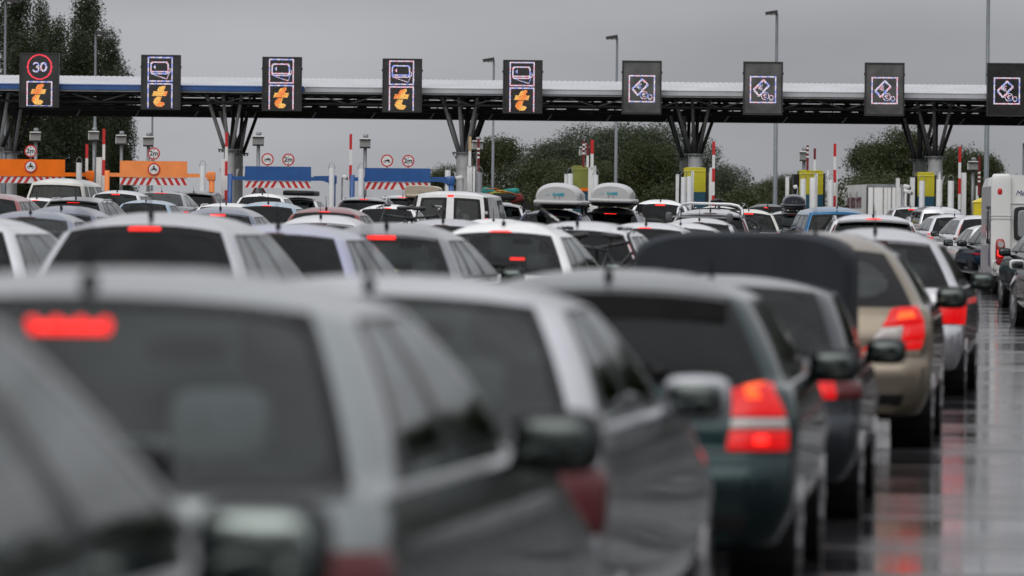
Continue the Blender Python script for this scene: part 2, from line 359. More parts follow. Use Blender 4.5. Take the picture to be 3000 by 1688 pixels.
for i in range(15):      # trees added out of view behind the camera, darkening reflections and back light
    x, y = -75+i*10.5, -38-9*abs(math.sin(i*1.3)); t = thing('broadleaf_tree', 'tree added behind the photographer to darken reflections, outside the picture', 'tree', (x, y, gz(x, y)-.03), i*2.3, 'trees added behind the photographer')
    k = 1.45+.3*math.sin(i*2.7); t.scale = (k, k, k); me, tk = tree_proto('broad', i % 3); obj('trunk', tk, t); obj('crown', me, t)
# ------------------------------------------------------------------ toll canopy
D_T = 231.0
M_STEEL = mat('galvanised_steel', (.27, .28, .29), .42, .35, var=.2, scale=2)
M_COLG = mat('grey_column_paint', (.66, .67, .68), .45, var=.12, scale=1.5)
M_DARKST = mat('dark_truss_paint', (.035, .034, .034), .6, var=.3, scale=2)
M_ROOFS = mat('white_corrugated_sheet', (.50, .51, .53), .38, .1, var=.12, scale=.7)
M_BLUE = mat('toll_blue', (.012, .085, .29), .32, coat=.6, var=.12, scale=2)
M_ORAN = mat('toll_orange', (.92, .18, .008), .45, coat=.1, spec=.2, var=.10, scale=1.4)
M_FASW = mat('fascia_white', (.50, .51, .53), .3, coat=.4, var=.1, scale=1)
M_WHITE = mat('white_paint', (.74, .74, .73), .4, var=.08, scale=3)
M_RED = mat('red_paint', (.55, .012, .015), .4, var=.1, scale=3)
M_DRED = mat('dark_red_paint', (.16, .008, .012), .4, var=.1, scale=3)
M_YEL = mat('booth_yellow', (.52, .46, .012), .4, coat=.3, var=.1, scale=2)
M_TEAL = mat('booth_teal', (.006, .07, .12), .4, coat=.3, var=.1, scale=2)
M_SCREEN = mat('sign_panel_black', (.022, .021, .021), .28, coat=.35, var=.5, scale=1.6)
M_SCREENG = mat('sign_panel_grey', (.085, .083, .08), .34, coat=.3, var=.6, scale=1.2)
M_SFR = mat('sign_case', (.02, .02, .021), .5, var=.2)
M_CONC = mat('concrete_kerb', (.30, .29, .27), .7, var=.2, scale=2, bump=.3)
pL = at(-260, 631, D_T); pR = at(3260, 645, D_T); XL, XR = pL.x, pR.x
can = thing('toll_canopy', 'long curved corrugated toll roof on forked columns across the whole picture', 'canopy', (0, D_T, 0))
# roof line follows the crossfall of the plaza very slightly
def cz(x): return 0.0
ZE, ZC, DY0, DY1 = 6.73, 7.26, -3.2, 11.4
def roofz(t): return ZE+(ZC-ZE)*math.sin(math.pi*t)**.8
nw = int((XR-XL)/.055); V = []; Fc = []; NP = 15
for i in range(nw+1):
    x = XL+(XR-XL)*i/nw; off = .018*math.sin(i*math.pi/2)
    for k in range(NP): t = k/(NP-1); V.append((x, DY0+(DY1-DY0)*t, roofz(t)+off+.02))
for i in range(nw):
    for k in range(NP-1): a = i*NP+k; Fc.append((a, a+NP, a+NP+1, a+1))
obj('corrugated_roof', mesh('corrugated_roof', V, Fc, M_ROOFS, False), can)
# eave gutter and fascia panels, blue over the first lanes, white beyond
x = XL; xb = at(893, 280, D_T+DY0).x; xbs = [XL]
while xbs[-1] < XR-1: xbs.append(xbs[-1]+4.98)
b1 = [q for q in xbs if q < xb]+[xb]; b2 = [xb]+[q for q in xbs if q > xb+.5]
for seq, mm in ((b1, M_BLUE), (b2, M_FASW)):
    for a, c in zip(seq[:-1], seq[1:]):
        b = MB(); mid = (a+c)/2; b.box((mid, DY0-.06, ZE-.07), (c-a-.02, .06, .17)); b.tube([(a+.01, DY0-.08, ZE+.04), (c-.01, DY0-.08, ZE+.04)], .035, 8)
        obj('fascia_panel', b.mesh('fascia_panel', mm), can)
gut = MB(); gut.box(((XL+XR)/2, DY0+.02, ZE-.2), (XR-XL, .1, .05)); obj('gutter_lip', gut.mesh('gutter_lip', M_STEEL), can)
# main girders: front chord pair, middle, rear plate girder, with webs
L_ = XR-XL; mid = (XL+XR)/2
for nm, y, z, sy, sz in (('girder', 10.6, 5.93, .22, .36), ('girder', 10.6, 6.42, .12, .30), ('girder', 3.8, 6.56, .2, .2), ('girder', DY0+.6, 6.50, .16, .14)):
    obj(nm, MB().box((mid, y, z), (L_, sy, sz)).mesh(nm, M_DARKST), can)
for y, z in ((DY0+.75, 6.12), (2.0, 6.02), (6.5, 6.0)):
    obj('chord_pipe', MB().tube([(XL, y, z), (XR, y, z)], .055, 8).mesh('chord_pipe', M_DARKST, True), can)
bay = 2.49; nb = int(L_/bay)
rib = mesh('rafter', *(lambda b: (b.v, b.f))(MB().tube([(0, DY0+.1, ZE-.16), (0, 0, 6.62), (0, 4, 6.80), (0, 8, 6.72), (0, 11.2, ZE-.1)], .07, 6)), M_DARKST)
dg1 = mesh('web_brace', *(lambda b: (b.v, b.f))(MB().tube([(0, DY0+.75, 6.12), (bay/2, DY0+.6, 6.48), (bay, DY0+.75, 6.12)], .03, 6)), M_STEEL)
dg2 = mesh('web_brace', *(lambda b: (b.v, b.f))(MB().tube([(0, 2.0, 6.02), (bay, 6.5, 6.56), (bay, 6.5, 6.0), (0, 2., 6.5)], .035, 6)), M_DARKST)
hang = mesh('hanger', *(lambda b: (b.v, b.f))(MB().tube([(0, 10.4, 5.76), (.35, 9.2, 6.25)], .03, 6)), M_STEEL)
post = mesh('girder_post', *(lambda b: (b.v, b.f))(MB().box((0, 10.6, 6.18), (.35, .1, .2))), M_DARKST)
for i in range(nb):
    xx = XL+.3+i*bay
    obj('rafter', rib, can, (xx, 0, 0)); obj('web_brace', dg1, can, (xx, 0, 0)); obj('web_brace', dg2, can, (xx, 0, 0))
    obj('hanger', hang, can, (xx+.6, 0, 0)); obj('girder_post', post, can, (xx+rng.random()*.9, 0, 0)); obj('girder_post', post, can, (xx+1.3+rng.random()*.5, 0, 0))
# forked columns, front and rear row
def fork_column(px, yplate, d, dark, label):
    p = at(px, yplate, d); g = gz(p.x, d); h = p.z-g
    t = thing('forked_column', label, 'column', (p.x, d, g), 0, 'forked columns of the toll canopy')
    b = MB(); cr_ = .22 if px < 800 else .29; b.tube([(0, 0, 0), (0, 0, h)], cr_, 20); b.tube([(0, 0, h-.62), (0, 0, h-.5)], cr_*1.08, 20); obj('shaft', b.mesh('shaft', M_COLG, True), t)
    autosmooth(t.children[0].data)
    b = MB(); b.disc((0, 0, h+.03), .46, 'z', .06, 20)
    for k in range(8): b.disc((.4*math.cos(k*.785), .4*math.sin(k*.785), h-.03), .03, 'z', .1, 6)
    obj('top_plate', autosmooth(b.mesh('top_plate', M_STEEL, True)), t)
    zt = 6.5-g
    for k, (ux, uy) in enumerate([(-.88, -1.3), (-.2, -1.6), (.55, -1.3), (1.0, .6), (-.95, .8), (.15, 1.5)]):
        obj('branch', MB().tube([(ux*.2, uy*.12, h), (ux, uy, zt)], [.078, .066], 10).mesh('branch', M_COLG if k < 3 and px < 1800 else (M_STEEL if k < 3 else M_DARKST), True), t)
    for k in (-1, 1):
        obj('ear_bracket', MB().add([(k*.29, -.03, h-1.15), (k*.40, -.03, h-.72), (k*.29, -.03, h-.78), (k*.29, .03, h-1.15), (k*.40, .03, h-.72), (k*.29, .03, h-.78)], [(0, 1, 2), (5, 4, 3), (0, 3, 4, 1), (1, 4, 5, 2), (2, 5, 3, 0)]).mesh('ear_bracket', M_COLG), t)
for px, yp, dz, lb in [(672, 441, 0, 'front forked column left of the blue gauge, behind a barrier arm'), (697, 452, 8, 'rear forked column behind the left post of the blue gauge'),
    (1358, 450, 0, 'front forked column beside the beige striped barrier arm'), (1364, 461, 8, 'rear forked column hidden behind the central front column'),
    (2037, 455, 0, 'front forked column before the yellow booth with twin bollards'), (2012, 467, 8, 'rear forked column behind the twin bollard booth'),
    (2740, 462, 0, 'front forked column right of the rightmost yellow booth'), (2695, 471, 8, 'rear forked column behind the rightmost yellow booth'),
    (-8, 436, 0, 'front forked column at the left picture edge'), (35, 447, 8, 'rear forked column behind the orange gauge at the left edge')]:
    fork_column(px, yp, D_T+dz, dz > 0, lb)

# ------------------------------------------------------------------ LED lane signs
M_LED = {'w': mat('led_white', (.1, .1, .1), .5, em=(.92, .86, 1), es=1.25), 'p': mat('led_pink', (.1, .1, .1), .5, em=(1, .45, .62), es=1.4),
         'b': mat('led_blue', (.1, .1, .1), .5, em=(.30, .36, 1), es=1.4), 'r': mat('led_red', (.1, .05, .05), .5, em=(1, .035, .07), es=1.6),
         'y': mat('led_yellow', (.1, .1, .05), .5, em=(1, .52, .11), es=1.5), 'o': mat('led_orange', (.1, .08, .05), .5, em=(1, .24, .035), es=1.5)}
GW, GH = 60, 81
def new_bm(): return np.full((GH, GW), '', dtype='<U1')
def setpx(a, x, y, c):
    x = int(round(x)); y = int(round(y))
    if 0 <= x < GW and 0 <= y < GH: a[y, x] = c
def line(a, pts, c, th=1, close=False):
    pts = list(pts)+([pts[0]] if close else [])
    for (x0, y0), (x1, y1) in zip(pts[:-1], pts[1:]):
        n = int(max(abs(x1-x0), abs(y1-y0))*2)+1
        for i in range(n+1):
            x = x0+(x1-x0)*i/n; y = y0+(y1-y0)*i/n
            for dx in range(th):
                for dy in range(th): setpx(a, x+dx, y+dy, c)
def fill(a, poly, c):
    for y in range(GH):
        for x in range(GW):
            ins = False; j = len(poly)-1
            for i in range(len(poly)):
                xi, yi = poly[i]; xj, yj = poly[j]
                if (yi > y) != (yj > y) and x < (xj-xi)*(y-yi)/(yj-yi)+xi: ins = not ins
                j = i
            if ins: a[y, x] = c
def ring(a, cx, cy, r, c, th=1, ry=None):
    n = int(r*14)
    for q in range(th):
        for i in range(n): t = 2*math.pi*i/n; setpx(a, cx+(r-q*.6)*math.cos(t), cy+((ry or r)-q*.6)*math.sin(t), c)
def frame(a, x0, y0, x1, y1): line(a, [(x0, y0), (x1, y0), (x1, y1), (x0, y1)], 'W', 2, True)
def cvt(p, ox, oy, k): return [((x-ox)/k, (y-oy)/k) for x, y in p]
def t_logo(a):
    k = 14.8; up = [(670, 745), (722, 745), (715, 800), (690, 830), (685, 855), (780, 858), (745, 965), (428, 965), (445, 910), (465, 858), (540, 855), (545, 830), (560, 790), (600, 760)]
    lo = [(530, 985), (640, 985), (635, 1030), (610, 1060), (620, 1090), (650, 1105), (715, 1108), (700, 1160), (660, 1195), (550, 1200), (490, 1160), (455, 1110), (470, 1040)]
    fill(a, cvt(up, 180, 70, k), 'Y'); fill(a, cvt(lo, 180, 70, k), 'Y')
def bm_speed():
    a = new_bm(); ring(a, 30, 20.5, 18.6, 'r', 3)
    line(a, [(20, 16), (22, 14), (26, 14), (28, 16), (28, 18), (25, 20), (28, 22), (28, 25), (26, 27), (22, 27), (20, 25)], 'W', 2)
    ring(a, 36, 20.5, 4.6, 'W', 3, 6.6); frame(a, 11, 42, 48, 78); t_logo(a); return a
def bm_card():
    a = new_bm(); frame(a, 10, 3, 46, 38); frame(a, 10, 42, 46, 79); t_logo(a); k = 14.8
    line(a, cvt([(420, 225), (740, 225), (770, 260), (770, 440), (740, 475), (420, 475), (385, 440), (385, 260)], 180, 70, k), 'W', 2, True)
    line(a, cvt([(400, 425), (765, 425)], 180, 70, k), 'W', 2)
    fill(a, cvt([(440, 330), (505, 280), (505, 385)], 180, 70, k), 'W')
    line(a, cvt([(770, 345), (800, 350), (830, 390), (820, 440), (790, 480), (770, 550), (755, 590), (690, 575), (480, 505), (430, 470)], 180, 70, k), 'W', 1); return a
def bm_money():
    a = new_bm(); k = 15.4; frame(a, 10, 22, 48, 61)
    line(a, cvt([(655, 470), (790, 605), (550, 850), (430, 700)], 200, 60, k), 'W', 2, True)
    line(a, cvt([(640, 600), (600, 605), (575, 640), (575, 690), (600, 705), (640, 715)], 200, 60, k), 'W', 1); line(a, cvt([(545, 640), (630, 640)], 200, 60, k), 'W', 1); line(a, cvt([(545, 672), (625, 672)], 200, 60, k), 'W', 1)
    ring(a, 32.8, 51.5, 5.6, 'W', 1); line(a, [(35, 49), (32, 48.5), (31, 51), (32, 54.5), (35, 54)], 'W', 1); line(a, [(29.5, 51), (34, 51)], 'W', 1)
    ring(a, 42, 54.2, 3, 'W', 1, 3.4); return a
def led_sign(px, ytop, ybot, wpx, bmf, grey, label):
    d = D_T+DY0-.75; s = F_PX/d; a = at(px, ytop, d); c = at(px, ybot, d); wd = wpx/s; hh = (a.z-c.z)
    t = thing('lane_sign', label, 'sign', (a.x, d, c.z), 0, 'LED lane signs above the toll lanes')
    b = MB(); b.box((0, .16, hh/2), (wd, .30, hh)); obj('case', b.mesh('case', M_SFR), t)
    b = MB()
    for sx in (-1, 1): b.box((sx*(wd/2-.025), -.012, hh/2), (.05, .045, hh)); b.box((0, -.012, hh/2+sx*(hh/2-.03)), (wd-.1, .043, .06))
    for sx in (-1, 1):
        for q in (.25, .78): b.box((sx*(wd/2+.015), .1, hh*q), (.03, .08, .09))
    obj('bezel', b.mesh('bezel', M_SFR), t)
    b = MB(); b.box((0, .004, hh/2), (wd-.12, .01, hh-.14)); obj('panel', b.mesh('panel', M_SCREENG if grey else M_SCREEN), t)
    for sx in (-1, 1): obj('bracket', MB().box((sx*wd*.3, .55, hh*.22), (.08, .6, .08)).mesh('bracket', M_STEEL), t)
    bm = bmf(); cw = wd/GW; ch = hh/GH; sets = {}
    r = np.random.default_rng(int(px)); ph = r.random()*9
    for y in range(GH):
        for x in range(GW):
            q = bm[y, x]
            if not q: continue
            if q == 'W':
                u = math.sin(x*.55+ph)+math.sin(y*.5+ph*2)+r.normal()*.6; q = 'p' if u > .9 else ('b' if u < -.8 else 'w')
            elif q == 'Y': q = 'o' if math.sin(x*.2+y*.13+ph)+r.normal()*.35 > .45 else 'y'
            X = -wd/2+(x+.5)*cw; Z = hh-(y+.5)*ch; e = .37
            sets.setdefault(q, MB()).add([(X-cw*e, -.006, Z-ch*e), (X+cw*e, -.006, Z-ch*e), (X+cw*e, -.006, Z+ch*e), (X-cw*e, -.006, Z+ch*e)], [(0, 1, 2, 3)])
    nm = {'w': 'white_pixels', 'p': 'pink_pixels', 'b': 'blue_pixels', 'r': 'red_pixels', 'y': 'yellow_pixels', 'o': 'orange_pixels'}
    for q, b in sets.items(): obj('led_'+nm[q], b.mesh('led_'+nm[q], M_LED[q]), t)['kind'] = 'stuff'
for px, yt, yb, bmf, gr, lb in [
    (116, 155, 315, bm_speed, 0, 'lane sign showing a red ring with 30 over an orange t'),
    (472, 161, 321, bm_card, 0, 'bank card and orange t lane sign above the second orange gauge'),
    (827, 167, 325, bm_card, 0, 'bank card and orange t lane sign above the left blue gauge'),
    (1179, 172, 329, bm_card, 0, 'bank card and orange t lane sign above the right blue gauge'),
    (1532, 176, 332, bm_card, 0, 'bank card and orange t lane sign nearest the money signs'),
    (1881, 178, 335, bm_money, 1, 'money lane sign next to the card signs, above the white roof boxes'),
    (2236, 181, 337, bm_money, 1, 'money lane sign in front of the second tallest lamp post'),
    (2592, 184, 340, bm_money, 1, 'money lane sign above the white lorry'),
    (2950, 185, 341, bm_money, 0, 'money lane sign above the caravan, cut by the right edge')]:
    led_sign(px, yt, yb, 116, bmf, gr, lb)

# ------------------------------------------------------------------ height gauges
def gauge(x0, x1, yt, ym, yb, xl, xr, mt, col, discs, label, group):
    d = D_T-5.4; s = F_PX/d; a = at(x0, yt, d); c = at(x1, yb, d); zm = at((x0+x1)/2, ym, d).z; cxw = (a.x+c.x)/2; wd = c.x-a.x
    g = gz(cxw, d); z1 = at((x0+x1)/2, yt, d).z-g; z2 = zm-g; z3 = at((x0+x1)/2, yb, d).z-g
    t = thing('height_gauge', label, 'height gauge', (cxw, d, g), 0, group)
    b = MB(); b.box((0, 0, (z1+z2)/2), (wd, .10, z1-z2)); obj('board', b.mesh('board', mt), t)
    obj('backing', MB().box((0, .02, (z2+z3)/2-.005), (wd, .04, z2-z3-.01)).mesh('backing', M_WHITE), t)
    hh = z2-z3-.02; n = 5; st = wd/2/(n+.15)
    for sx in (-1, 1):
        for k in range(n+1):
            xx = sx*(k*st+.02); w_ = st*.5; sl = sx*st*.62
            P = [(xx, z2-.012), (xx+sx*w_, z2-.012), (xx+sx*w_+sl, z3+.008), (xx+sl, z3+.008)]
            P = [(max(-wd/2, min(wd/2, q[0])), q[1]) for q in P]
            if abs(P[0][0]) >= wd/2-.02 and abs(P[1][0]) >= wd/2-.02: continue
            V = [(q[0], -.006, q[1]) for q in P]+[(q[0], 0, q[1]) for q in P]
            obj('stripe', mesh('stripe', V, [(0, 1, 2, 3), (7, 6, 5, 4), (0, 4, 5, 1), (1, 5, 6, 2), (2, 6, 7, 3), (3, 7, 4, 0)], M_RED, False), t)
    za = z2+.09; Xl = at(xl, ym, d).x-cxw; Xr = at(xr, ym, d).x-cxw
    obj('arm', MB().box(((Xl-wd/2)/2, .0, za), (abs(Xl+wd/2), .09, .15)).mesh('arm', mt), t)
    obj('arm', MB().box(((Xr+wd/2)/2, .0, za), (abs(Xr-wd/2), .09, .15)).mesh('arm', mt), t)
    obj('post', MB().tube([(Xl, 0, 0), (Xl, 0, za+.17)], .10, 12).mesh('post', mt, True), t)
    b = MB(); b.tube([(Xr+.05, 0, 0), (Xr+.05, 0, za)], .11, 12); obj('post', b.mesh('post', mt, True), t)
    b = MB(); b.super((Xr+.03, 0, za-.02), (.34, .26, .36), .3); obj('pivot_box', b.mesh('pivot_box', mt, True), t)
    if col == 'blue':
        obj('arm_gusset', mesh('arm_gusset', [(Xr-.75, -.05, za+.11), (Xr, -.05, za+.13), (Xr, -.05, za-.2), (Xr-.4, -.05, za-.06), (Xr-.75, .05, za+.11), (Xr, .05, za+.13), (Xr, .05, za-.2), (Xr-.4, .05, za-.06)], [(0, 3, 2, 1), (4, 5, 6, 7), (0, 1, 5, 4), (1, 2, 6, 5), (2, 3, 7, 6), (3, 0, 4, 7)], mt, False), t)
    for (px, py, kind) in discs:
        q = at(px, py, d-.1); X = q.x-cxw; Z = q.z-g; r = .245
        e = obj('disc_sign', MB().disc((0, 0, 0), r, 'y', .02, 32).mesh('disc_sign', M_RED, False), t, (X, -.09, Z))
        obj('disc_face', MB().disc((0, -.012, 0), r*.79, 'y', .008, 32).mesh('disc_face', M_WHITE), e)
        obj('sign_pole', MB().tube([(X, -.04, Z-.32), (X, -.04, Z-.1)], .025, 8).mesh('sign_pole', M_STEEL), t)
        if kind == '2m':
            tm = text_mesh('lettering', '2m', .27, M_BLACK, .002, 0, .006); tm.transform(STAND); obj('lettering', tm, e, (0, -.020, 0))
            for sz in (-1, 1): obj('arrow', mesh('arrow', [(-.035, -.018, sz*.165), (.035, -.018, sz*.165), (0, -.018, sz*.115), (-.035, -.022, sz*.165), (.035, -.022, sz*.165), (0, -.022, sz*.115)], [(0, 1, 2), (5, 4, 3), (0, 3, 4, 1), (1, 4, 5, 2), (2, 5, 3, 0)], M_BLACK, False), e)
        else:
            b = MB()
            for wx in (-.085, .085): b.torus((wx, -.02, -.035), .042, .009, 'y', 16, 6)
            b.box((0, -.02, .0), (.16, .008, .045)); b.box((.03, -.02, .03), (.07, .008, .035)); b.tube([(.085, -.02, -.035), (.06, -.02, .05)], .01, 6)
            if kind == 'rider': b.super((-.01, -.02, .07), (.06, .02, .09), .6, 8, 6); b.disc((.01, -.02, .125), .022, 'y', .01, 10)
            obj('motorcycle_symbol', b.mesh('motorcycle_symbol', M_BLACK), e)
gauge(-6, 190, 467, 517, 537, -40, 262, M_ORAN, 'orange', [(90, 443, '2m'), (90, 488, 'rider')], 'orange height gauge at the left edge, bright side with 2m disc', 'height gauges over the car lanes')
gauge(352, 548, 472, 520, 543, 314, 617, mat('toll_orange_faded', (.95, .30, .09), .5, coat=.05, spec=.2, var=.10, scale=1.4), 'orange', [(451, 450, '2m'), (451, 496, 'rider')], 'paler orange height gauge with motorcycle disc, below the second lane sign', 'height gauges over the car lanes')
gauge(718, 911, 488, 530, 551, 674, 972, M_BLUE, 'blue', [(784, 467, 'bike'), (845, 468, '2m')], 'blue height gauge left, beside the forked column with barrier arm', 'height gauges over the car lanes')
gauge(1069, 1261, 493, 533, 556, 1032, 1318, M_BLUE, 'blue', [(1134, 471, 'bike'), (1196, 472, '2m')], 'blue height gauge right, partly hidden by the beige roof box', 'height gauges over the car lanes')

# ------------------------------------------------------------------ street furniture on the toll islands
def base(px, py, d): p = at(px, py, d); return p, gz(p.x, d)
def bollard(px, yt, d, wpx, label, shade=M_WHITE):
    p, g = base(px, yt, d); r = wpx/2/(F_PX/d); h = p.z-g
    t = thing('island_bollard', label, 'bollard', (p.x, d, g), 0, 'tall grey bollards on the toll islands')
    obj('tube', autosmooth(MB().tube([(0, 0, 0), (0, 0, h-.02), (0, 0, h)], [r, r, r*.93], 18).mesh('tube', shade, True)), t)
    obj('wire_loop', MB().tube([(-.13, 0, h-.02), (-.09, 0, h+.15), (0, 0, h+.24), (.09, 0, h+.15), (.13, 0, h-.02)], .012, 6).mesh('wire_loop', M_STEEL, True), t)
M_GREYB = mat('bollard_grey', (.66, .67, .68), .4, var=.1, scale=2)
M_GREYD = mat('bollard_dark_grey', (.22, .23, .24), .4, var=.1, scale=2)
for px, yt, wd, lb, sh in [
    (232, 477, 17, 'white bollard between the two orange gauges', M_GREYB), (594, 487, 17, 'white bollard in front of the orange pivot box', M_GREYB),
    (972, 493, 16, 'white bollard behind the blue pivot post', M_GREYB), (1058, 495, 16, 'white bollard left of the right blue board', M_GREYB),
    (1312, 499, 17, 'white bollard between right blue gauge and central column', M_GREYB), (1405, 505, 16, 'dark grey bollard under the dark red barrier arm', M_GREYD),
    (1671, 509, 16, 'grey bollard left of the olive booth', M_GREYB), (1746, 512, 14, 'grey bollard right of the white cabinet with striped arm', M_GREYB),
    (2003, 519, 16, 'left one of the twin bollards before the yellow booth', M_GREYB), (2020, 517, 16, 'right one of the twin bollards before the yellow booth', M_GREYB),
    (2353, 524, 17, 'left bollard before the widest yellow booth', M_GREYB), (2382, 521, 20, 'brighter right bollard before the widest yellow booth', M_WHITE),
    (2434, 527, 16, 'grey bollard beside the tallest striped arm left of the lorry', M_GREYB), (2701, 530, 17, 'grey bollard before the rightmost yellow booth', M_GREYB),
    (2752, 526, 18, 'pale bollard hugging the rightmost forked column', M_WHITE), (2786, 530, 18, 'grey bollard with short rod left of the right striped arm', M_GREYB)]:
    bollard(px, yt, D_T-6.5+1.2*rng.random(), wd, lb, sh)
def barrier(px, yt, yb, wpx, kind, label, cab=True, cabtop=None, tilt=0.0, cw=14, cdx=0):
    d = D_T-4.6; s = F_PX/d; p, g = base(px, yt, d); zb = at(px, yb, d).z; h = p.z-g; r = wpx/2/s
    t = thing('barrier_arm', label, 'barrier', (p.x, d, g), 0, 'raised striped barrier arms')
    b0 = zb-g; n = max(2, int(round((h-b0)/.56))); cols = {'rw': (M_RED, M_WHITE), 'dr': (M_DRED, M_DRED), 'drw': (M_DRED, M_WHITE), 'bw': (mat('beige_paint', (.50, .36, .19), .5, var=.1), M_WHITE)}[kind]
    piv = obj('arm', MB().tube([(0, .03, b0), (0, .03, h)], r*.5, 8).mesh('arm', M_STEEL), t)
    for k in range(n):
        za = h-(h-b0)*k/n; zc = h-(h-b0)*(k+1)/n
        obj('stripe', MB().box((0, 0, (za+zc)/2), (r*2, .05, za-zc)).mesh('stripe', cols[k % 2]), piv)
    if kind == 'dr':
        for k in range(3): obj('reflector_band', MB().box((0, -.01, b0+.55+.17*k), (r*2.08, .06, .07)).mesh('reflector_band', M_WHITE), piv)
    if cab:
        ct = (at(px, cabtop, d).z-g) if cabtop else b0
        obj('cabinet', MB().box((cdx/s, .18, ct/2), (cw/s, .3, ct)).mesh('cabinet', M_WHITE), t)
    if tilt: piv.location = (0, 0, b0); 
for a in [(255, 423, 505, 8, 'rw', 'short striped arm behind the orange pivot box', False),
    (305, 378, 560, 8, 'rw', 'long striped arm with grey cabinet left of the pale orange gauge', True, 461, 0, 16, -14),
    (664, 388, 600, 8, 'rw', 'long striped arm in front of the left forked column', True, 466, 0, 14, -8),
    (1028, 393, 575, 8, 'rw', 'long striped arm at the post of the right blue gauge', False),
    (1377, 400, 487, 8, 'bw', 'beige and white arm beside the central forked column', True, 487, 0, 15, 0),
    (1402, 407, 502, 7, 'dr', 'plain dark red arm beside the central floodlight', False),
    (1710, 413, 490, 7, 'dr', 'left dark red arm above the olive booth', False),
    (1722, 422, 490, 7, 'drw', 'right dark red arm above the olive booth', False),
    (1735, 410, 492, 9, 'rw', 'bright striped arm right of the olive booth', True, 490, 0, 17, -2),
    (2091, 415, 612, 8, 'rw', 'tall striped arm right of the twin bollard booth', True, 505, 0, 9, -8),
    (2366, 426, 500, 7, 'dr', 'left dark red arm above the widest yellow booth', False),
    (2387, 435, 500, 7, 'drw', 'right dark red arm above the widest yellow booth', False),
    (2446, 421, 612, 8, 'rw', 'tall striped arm at the left end of the lorry', True, 505, 0, 6, 6),
    (2812, 430, 615, 8, 'rw', 'tall striped arm in front of a white cabinet near the caravan', True, 506, 0, 14, 13),
    (2869, 457, 572, 7, 'dr', 'dark red arm beside the camera post left of the caravan', True, 545, 0, 8, -4)]: barrier(*a)
def camera_post(px, yt, wpx, d, label, light=False):
    s = F_PX/d; p, g = base(px, yt, d); h = p.z-g; wd = wpx*1.2/s
    t = thing('floodlight_post', label, 'floodlight', (p.x, d, g), 0, 'floodlights on slim posts at the toll')
    obj('pole', MB().tube([(0, .12, 0), (0, .12, h-.25)], .07, 10).mesh('pole', M_STEEL, True), t)
    b = MB(); b.box((0, 0, h-.23), (wd, .25, .30), Matrix.Rotation(R(-14), 3, 'X')); obj('head', b.mesh('head', mat('floodlight_grey', (.20, .20, .195), .5, var=.15)), t)
    obj('visor', MB().box((0, -.03, h-.05), (wd*1.08, .42, .035), Matrix.Rotation(R(-8), 3, 'X')).mesh('visor', M_WHITE), t)
    b = MB(); b.super((.02, .0, h+.08), (.22, .22, .14), .6, 10, 6); obj('sensor', b.mesh('sensor', M_STEEL, True), t)
    obj('side_bracket', MB().box((-wd*.52, .02, h-.22), (.05, .1, .26)).mesh('side_bracket', M_WHITE), t)
for px, yt, wd, lb in [(105, 386, 25, 'double pole floodlight above the orange gauge at the left edge'), (276, 384, 24, 'floodlight on the thick pole between the orange gauges'),
    (356, 395, 24, 'floodlight before the poplars, left of the pale orange board'), (435, 400, 25, 'floodlight above the 2m disc of the pale orange gauge'),
    (757, 398, 27, 'floodlight above the left blue board'), (1070, 405, 26, 'floodlight above the right blue board'), (1400, 412, 26, 'floodlight behind the central forked column'),
    (1712, 430, 22, 'floodlight behind the dark red arms above the olive booth'), (2356, 443, 22, 'floodlight left of the dark red arms of the widest booth'), (2851, 472, 24, 'floodlight left of the rightmost lamp post')]:
    camera_post(px, yt, wd, D_T-3.6, lb)
def booth(x0, x1, yt, ym, olive, label):
    d = D_T-3.9; s = F_PX/d; a = at(x0, yt, d); c = at(x1, ym, d); cx = (a.x+c.x)/2; wd = c.x-a.x; g = gz(cx, d); h = at((x0+x1)/2, yt, d).z-g; hm = at((x0+x1)/2, ym, d).z-g
    t = thing('toll_booth', label, 'toll booth', (cx, d, g), 0, 'yellow and teal toll machines')
    y = mat('booth_olive', (.22, .24, .045), .45, var=.12) if olive else M_YEL
    obj('base', MB().box((0, .9, hm/2), (wd, 1.8, hm)).mesh('base', M_TEAL), t)
    obj('cabin', MB().box((0, .9, (h+hm)/2), (wd, 1.8, h-hm-.01)).mesh('cabin', y), t)
    b = MB(); b.add([(-wd/2, -.03, h-.14), (wd/2, -.03, h-.14), (wd/2-.08, .12, h+.02), (-wd/2+.08, .12, h+.02), (-wd/2, 1.8, h-.1), (wd/2, 1.8, h-.1), (wd/2-.08, 1.7, h+.02), (-wd/2+.08, 1.7, h+.02)], [(0, 1, 2, 3), (3, 2, 6, 7), (1, 5, 6, 2), (4, 0, 3, 7), (5, 4, 7, 6)]); obj('cap', b.mesh('cap', y), t)
    obj('side_frame', MB().box((-wd/2-.12, .8, (h-.15)/2), (.2, 1.5, h-.15)).mesh('side_frame', M_BLACK), t)
    obj('side_frame', MB().box((wd/2+.06, .7, (h-.1)/2), (.07, 1.3, h-.1)).mesh('side_frame', M_DARKST), t)
    obj('corner_post', MB().tube([(wd/2+.2, 0, 0), (wd/2+.2, 0, h+.02)], .05, 8).mesh('corner_post', M_COLG, True), t)
    if olive: obj('red_trim', MB().box((0, -.02, hm+.02), (wd, .05, .12)).mesh('red_trim', M_ORAN), t)
booth(1675, 1728, 487, 557, True, 'olive booth with orange trim behind the left white roof box')
booth(2004, 2067, 492, 563, False, 'yellow toll booth behind the front forked column and twin bollards')
booth(2342, 2411, 500, 570, False, 'widest yellow toll booth behind two bollards, near the dark roof box')
booth(2688, 2737, 506, 576, False, 'yellow toll booth between lorry and rightmost forked column')
